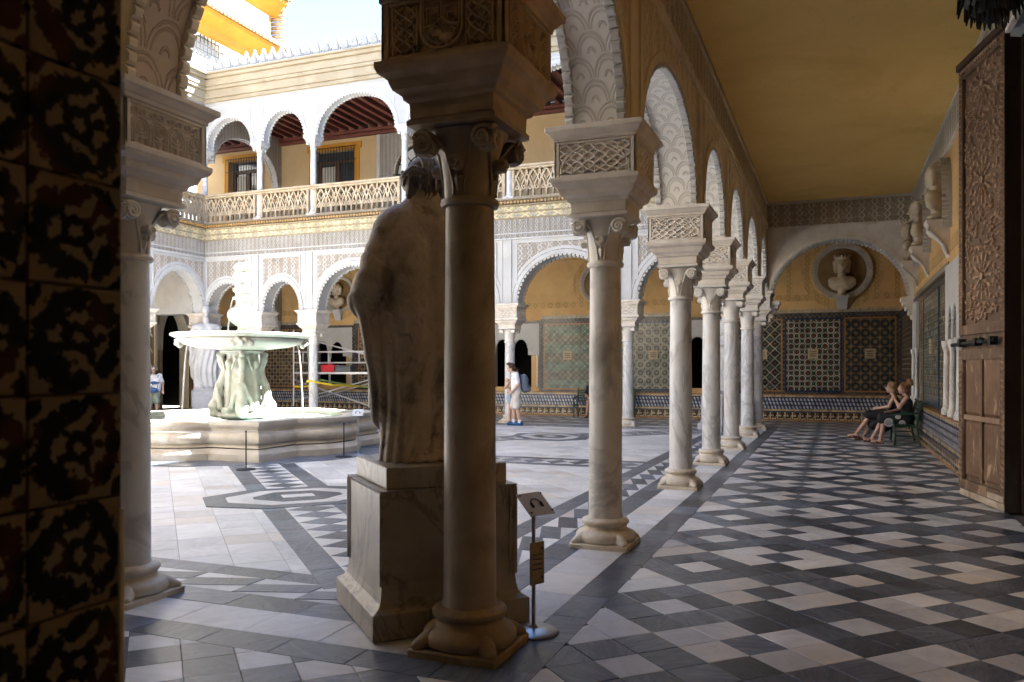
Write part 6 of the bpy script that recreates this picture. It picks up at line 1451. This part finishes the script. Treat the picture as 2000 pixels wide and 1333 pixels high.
def stand(lean=0, **k):
    J = dict(pel=(0, 0, .93), ch=(.0, 0, 1.28), nk=(0, 0, 1.46), hd=(.02, 0, 1.62), shL=(0, .19, 1.40), shR=(0, -.19, 1.40), elL=(-.03, .25, 1.12), elR=(-.03, -.25, 1.12), wrL=(.06, .25, .88), wrR=(.06, -.25, .88),
             hipL=(0, .09, .90), hipR=(0, -.09, .90), knL=(.03, .10, .50), knR=(.03, -.10, .50), anL=(0, .10, .09), anR=(0, -.10, .09)); J.update(k); return J
def shirt(J, B=1., sl=.45, bot=0.):
    p = [('c', (J['pel'][0], J['pel'][1]+s*.07*B, J['pel'][2]+.02+bot), (J['ch'][0], J['ch'][1]+s*.075*B, J['ch'][2]), .135*B, .125*B) for s in (-1, 1)]+[('c', (J['ch'][0], J['ch'][1]-.14, J['ch'][2]+.06), (J['ch'][0], J['ch'][1]+.14, J['ch'][2]+.06), .085*B, .085*B), ('c', (J['nk'][0], J['nk'][1], J['nk'][2]-.09), (J['nk'][0], J['nk'][1], J['nk'][2]-.04), .08, .066)]
    if sl:
        for k in 'LR': s_, e = Vector(J['sh'+k]), Vector(J['el'+k]); p.append(('c', tuple(s_), tuple(s_+(e-s_)*sl*1.6), .072*B, .068*B))
    return p
def shorts(J, B=1., ln=.95):
    p = [('c', (J['pel'][0], J['pel'][1]-.06, J['pel'][2]), (J['pel'][0], J['pel'][1]+.06, J['pel'][2]), .145*B, .145*B)]
    for k in 'LR': h, n = Vector(J['hip'+k]), Vector(J['kn'+k]); p.append(('c', tuple(h), tuple(h+(n-h)*ln), .118*B, .098*B))
    return p
def cap(h, back=.02, r=(.100, .090, .105), dz=.03): return [('e', (h[0]-back, h[1], h[2]+dz), r), ('e', (h[0]-back-.025, h[1], h[2]-.02), (.075, .083, .085)), ('c', (h[0]+.03, h[1]-.07, h[2]+.06), (h[0]+.03, h[1]+.07, h[2]+.06), .03, .03)]
# man in shorts looking down at a phone beside the court column, woman behind him
J = stand(ch=(.02, 0, 1.28), nk=(.07, 0, 1.45), hd=(.14, 0, 1.59), elL=(-.06, .24, 1.12), wrL=(.10, .22, .93), elR=(-.04, -.25, 1.12), wrR=(.10, -.20, .92), anL=(-.10, .09, .09), knL=(-.02, .10, .50), anR=(.06, -.10, .09), knR=(.08, -.10, .5))
MX, MY = -8.52, 21.85
man_a = radians(200)
person((MX, MY, 0), man_a, J, 'man in white t-shirt and pale shorts with a backpack, head bowed beside the court column', 'skin', [('t_shirt', 'cloth_white', shirt(J), wrinkle()), ('shorts', 'cloth_beige', shorts(J), wrinkle(.007, 22)), ('socks', 'cloth_white', [('c', (J['an'+k][0], J['an'+k][1], .08), (J['an'+k][0]+.005, J['an'+k][1], .15), .05, .048) for k in 'LR'])],
       ('hair_brown', cap(J['hd'])+[('e', (J['hd'][0]+.06, 0, J['hd'][2]+.10), (.06, .075, .04))]), 'shoe_blue', 1.04)
bp = add('backpack', omesh('backpack', organic([('e', (-.22, 0, 1.18), (.12, .15, .24)), ('e', (-.25, 0, 1.05), (.12, .145, .16)), ('e', (-.34, 0, 1.0), (.06, .11, .10)), ('c', (-.13, .12, 1.38), (.09, .13, 1.36), .022, .022), ('c', (.09, .13, 1.36), (.10, .15, 1.15), .02, .02), ('c', (-.13, -.12, 1.38), (.09, -.13, 1.36), .022, .022), ('c', (.09, -.13, 1.36), (.10, -.15, 1.15), .02, .02)], .014, .03, wrinkle(.006, 26)), M['pack']), None, (MX, MY, 0))
bp.rotation_euler[2] = man_a; bp.scale = (1.04,)*3; tag(bp, 'grey blue backpack worn by the man in pale shorts', 'backpack')
b = MB(); b.box(-.38, -.35, -.08, .08, .95, 1.06); b.build('pocket', M['pack_dark'], bp, bevel=.01)
J = stand(elL=(.10, .22, 1.2), wrL=(.16, .10, 1.42), elR=(.04, -.24, 1.15), wrR=(.16, -.12, 1.38), hd=(.05, .02, 1.6))
person((MX-.22, MY+.32, 0), radians(-60), J, 'woman in an olive top and denim shorts half hidden behind the man with the backpack', 'skin', [('top', 'cloth_olive', shirt(J, .88, 0), wrinkle()), ('denim_shorts', 'cloth_denim', shorts(J, .9, .45), wrinkle(.005))], ('hair_brown', cap(J['hd'])+[('c', (-.06, 0, 1.6), (-.08, 0, 1.35), .07, .05)]), 'cloth_black', .93)
# woman on the phone by the dark doorway
J = stand(elR=(.06, -.33, 1.17), wrR=(.13, -.16, 1.48), elL=(-.04, .30, 1.13), wrL=(.08, .30, .88), knL=(.07, .1, .5), anL=(.12, .1, .1), anR=(-.10, -.1, .09), knR=(0, -.1, .5))
WX, WY = -21.85, 21.7
person((WX, WY, 0), radians(-40), J, 'woman in a white top and sage shorts talking on the phone by the dark doorway', 'skin', [('top', 'cloth_white', shirt(J, 1.22, .42), wrinkle(.008, 24)), ('stripe', 'cloth_blue', [('e', (.10, 0, 1.16), (.135, .20, .055))]), ('shorts', 'cloth_sage', shorts(J, 1.2, 1.0), wrinkle(.008, 20))], ('hair_grey', cap(J['hd'], .03)+[('e', (-.12, 0, 1.60), (.05, .05, .06))]), 'shoe_white', .98, build=1.12)
hb = add('shoulder_bag', omesh('shoulder_bag', organic([('e', (.22, -.02, .88), (.06, .15, .09)), ('c', (.18, -.12, .95), (.10, .16, 1.40), .014, .014), ('c', (.18, .10, .95), (.02, .20, 1.42), .014, .014)], .013, .02), M['cloth_blue']), None, (WX, WY, 0)); hb.rotation_euler[2] = radians(-40); tag(hb, 'blue shoulder bag carried by the woman on the phone', 'bag')
b = MB(); b.box(.1, .115, -.19, -.12, 1.47, 1.62); ph = b.build('phone', M['phone'], None, bevel=.004); ph.location = (WX, WY, 0); ph.rotation_euler[2] = radians(-40); tag(ph, 'black phone held to the ear of the woman in sage shorts', 'phone')
# the two seated women
def sit(**k):
    J = dict(pel=(-.02, 0, .55), ch=(.0, 0, .88), nk=(.03, 0, 1.05), hd=(.06, 0, 1.20), shL=(.01, .18, 1.0), shR=(.01, -.18, 1.0), elL=(.10, .24, .74), elR=(.10, -.24, .74), wrL=(.33, .12, .68), wrR=(.33, -.10, .68),
             hipL=(.0, .10, .53), hipR=(.0, -.10, .53), knL=(.46, .10, .52), knR=(.46, -.06, .55), anL=(.52, .12, .10), anR=(.66, -.02, .13)); J.update(k); return J
def skirt(J, B=1.):
    p = [('c', (0, -.07, .55), (0, .07, .55), .16*B, .16*B)]
    for k in 'LR': h, n = Vector(J['hip'+k]), Vector(J['kn'+k]); p += [('c', tuple(h), tuple(n+Vector((.03, 0, .0))), .13*B, .10*B)]
    p += [('c', (.12, 0, .48), (.42, 0, .46), .11, .10), ('c', (.34, .05, .42), (.44, .05, .33), .10, .085), ('c', (.34, -.05, .42), (.46, -.03, .36), .10, .085)]
    return p
sand = lambda J: [('c', (J['an'+k][0]-.05, J['an'+k][1], J['an'+k][2]-.085), (J['an'+k][0]+.17, J['an'+k][1], J['an'+k][2]-.09), .030, .030) for k in 'LR']+[('c', (J['an'+k][0]+.07, J['an'+k][1]-.045, J['an'+k][2]-.07), (J['an'+k][0]+.07, J['an'+k][1]+.045, J['an'+k][2]-.07), .024, .024) for k in 'LR']+[('c', (J['an'+k][0]-.02, J['an'+k][1]-.04, J['an'+k][2]), (J['an'+k][0]-.02, J['an'+k][1]+.04, J['an'+k][2]), .02, .02) for k in 'LR']
J = sit(elL=(.15, .22, .80), wrL=(.24, .07, .99))
L1 = person((1.40, 19.55, 0), pi, J, 'ginger haired woman in black dress with white circles seated on the green bench', 'skin_red', [('dress', 'cloth_black', shirt(J, .95, 0), wrinkle(.004)), ('skirt', 'cloth_black', skirt(J), wrinkle(.006, 24)), ('sandals', 'sandal', sand(J))], ('hair_ginger', cap(J['hd'])+[('e', (-.06, 0, 1.36), (.06, .06, .055)), ('e', (-.09, .02, 1.30), (.05, .05, .05))]), None, 1.0, .0125, group=None)
b = MB()       # white printed circles on the skirt
for (cx_, cz_, r0) in ((.36, .47, .085), (.18, .60, .05), (.10, .46, .06)):
    for rr in (1, .72, .44, .18):
        pts = [(cx_+r0*rr*cos(t), .236+.004*rr*0, cz_+r0*rr*sin(t)) for t in np.linspace(0, 2*pi, 25)]; b.tube(pts, .006, 5)
    for t in np.linspace(0, 2*pi, 13)[:-1]: b.tube([(cx_+r0*.8*cos(t), .236, cz_+r0*.8*sin(t)), (cx_+r0*.92*cos(t), .236, cz_+r0*.92*sin(t))], .006, 5)
b.build('printed_circles', M['cloth_white'], L1)
J = sit(anR=(.62, -.04, .10), knR=(.47, -.1, .53), anL=(.78, .02, .16), knL=(.50, .06, .58), elL=(.12, .23, .78), wrL=(.34, .06, .74))
person((1.20, 20.25, 0), pi, J, 'fair haired woman seated on the green bench beyond the woman in the circle print dress', 'skin', [('top', 'cloth_black', shirt(J, .95, 0), wrinkle(.004)), ('skirt', 'cloth_black', skirt(J), wrinkle(.006, 24)), ('sandals', 'sandal', sand(J)), ('glasses', 'cloth_black', [('c', (J['hd'][0]+.095, -.07, J['hd'][2]+.02), (J['hd'][0]+.095, .07, J['hd'][2]+.02), .016, .016)])], ('hair_blond', cap(J['hd'])), None, 1.0, .0125)
# seated visitor behind the stained column, visitor in red in the window, visitor in the dark opening
J = sit(anL=(.44, .1, .10), anR=(.50, -.10, .12))
person((-7.52, 26.40, 0), radians(-90), J, 'tanned visitor on the far green bench, legs showing beside the stained column', 'skin_tan', [('shirt', 'cloth_black', shirt(J, 1., .4), wrinkle()), ('shorts', 'cloth_black', shorts(J, 1., .75), wrinkle()), ('sandals', 'sandal', sand(J))], ('hair_brown', cap(J['hd'])), None, 1.0, .016)
J = stand()
person((-3.75, 27.75, -.25), radians(-100), J, 'visitor in a red shirt standing in the dark window recess behind the gallery columns', 'skin', [('shirt', 'cloth_red', shirt(J), wrinkle()), ('shorts', 'cloth_black', shorts(J))], ('hair_brown', cap(J['hd'])), 'cloth_black', .95, .018)
J = stand(elL=(.0, .38, 1.25), wrL=(.05, .30, 1.02))
person((-10.9, 28.0, 0), radians(-60), J, 'visitor in an orange skirt in the dark opening behind the court column', 'skin_tan', [('shirt', 'cloth_black', shirt(J), wrinkle()), ('skirt', 'cloth_orange', shorts(J, 1.05, .8))], ('hair_brown', cap(J['hd'])), 'cloth_black', .95, .018)
